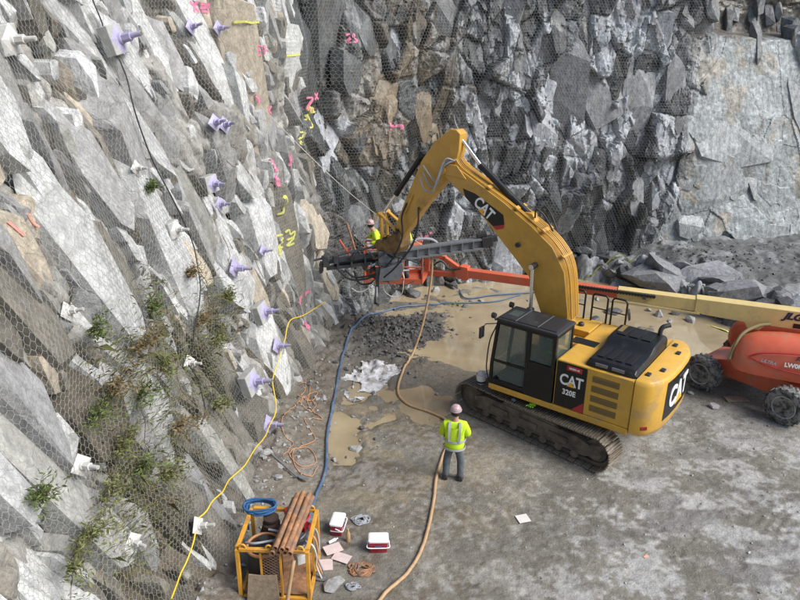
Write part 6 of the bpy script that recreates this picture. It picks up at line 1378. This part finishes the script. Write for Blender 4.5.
# ------------------------------------------------------------------ shrubs growing through the netting
def shrub(sz, size, kind, label, seed, nst=11, nleaf=260):
    rn = random.Random(seed); p = wpt(sz[0], sz[1], -.06); n = wnorm(sz[0])
    r = empty('shrub', p); tag(r, label, 'shrub', 'shrubs on the left rock face')
    stem = MB(); lf = MB()
    for k in range(nst):
        d = (n*rn.uniform(.25, .9)+Vector((0, rn.uniform(-.8, .8), rn.uniform(.1, 1.0)))).normalized(); L_ = size*rn.uniform(.5, 1.1)
        droop = rn.uniform(.1, .5)
        P = [d*L_*t+Vector((rn.uniform(-.03, .03), rn.uniform(-.03, .03), -droop*L_*t*t)) for t in (0, .25, .5, .75, 1)]
        P = spline(P, 3); stem.tube(P, [.007*(1-.7*i/len(P)) for i in range(len(P))], 5)
        for j in range(nleaf//nst):
            q = P[min(len(P)-1, int(len(P)*(.2+.8*rn.random())))]; a = Vector((rn.gauss(0, 1), rn.gauss(0, 1), rn.gauss(0, .7)+.2)).normalized(); ll = rn.uniform(.05, .11); ww = ll*rn.uniform(.13, .22)
            u = a.cross(Vector((rn.gauss(0, 1), rn.gauss(0, 1), rn.gauss(0, 1)))).normalized(); q = q+a*.02+Vector((rn.gauss(0, .03), rn.gauss(0, .03), rn.gauss(0, .03)))*size*1.5
            up = a.cross(u)*ll*.08
            lf.add([q, q+a*ll*.5+u*ww-up, q+a*ll, q+a*ll*.5-u*ww-up], [(0, 1, 2, 3)])
    stem.build('stem', 'twig', r, 60)
    me = bpy.data.meshes.new('foliage'); me.from_pydata([tuple(v) for v in lf.v], [], lf.f); me.update(); link('foliage', me, kind, r)
for k, a in enumerate(SHRUBS): shrub(*a, 40+k)
# dry trailing twigs
rn = random.Random(12)
for k, (s, z) in enumerate(TWIGS):
    P = []; ds = rn.uniform(-.5, .5); 
    for t in range(8): P.append(wpt(s+ds*t/7+rn.uniform(-.05, .05), z-rn.uniform(.7, 1.3)*t/7, .07+.05*math.sin(t)))
    tag(MB().tube(spline(P, 3), .007, 5).build('dry_twig', 'twig', None, 60), TWIG_L[k], 'twig', 'dry twigs on the left face')

rn = random.Random(77); wd = MB(); wd2 = MB()
for k in range(4200):
    c_ = rn.choice(((13.4, 3.2, 1.5, 1.1), (12.2, 2.6, 1.2, .9), (11.6, 2.2, .9, .8), (15.6, 3.0, 1.3, .8), (16.6, 3.6, .7, .8), (14.5, 4.4, .9, .7), (12.6, 4.4, .6, .6)))
    s_ = rn.gauss(c_[0], c_[2]*.6); z_ = max(.5, rn.gauss(c_[1], c_[3]*.6)); p = wpt(s_, z_, -.10); n = wnorm(s_)
    d = (n*rn.uniform(.2, 1)+Vector((0, rn.gauss(0, .6), rn.uniform(-.2, .9)))).normalized(); L_ = rn.uniform(.07, .26)*(1.6 if rn.random() < .15 else 1); u = d.cross(Vector((rn.gauss(0, 1), rn.gauss(0, 1), rn.gauss(0, 1)))).normalized()*rn.uniform(.004, .010)
    tip = p+d*L_-Vector((0, 0, L_*L_*rn.uniform(.3, 1.6))); mid = p+d*L_*.55
    (wd if rn.random() < .72 else wd2).add([p-u*.6, p+u*.6, mid+u, tip, mid-u], [(0, 1, 2, 3, 4)])
for mb_, m_, nm, lb in ((wd, 'leaf_olive', 'green_weeds', 'fine green weeds growing through the near netting'), (wd2, 'leaf_dry', 'dry_weeds', 'fine dry brown weeds growing through the near netting')):
    me = bpy.data.meshes.new(nm); me.from_pydata([tuple(v) for v in mb_.v], [], mb_.f); me.update(); tag(link(nm, me, m_), lb, None, None, 'stuff')
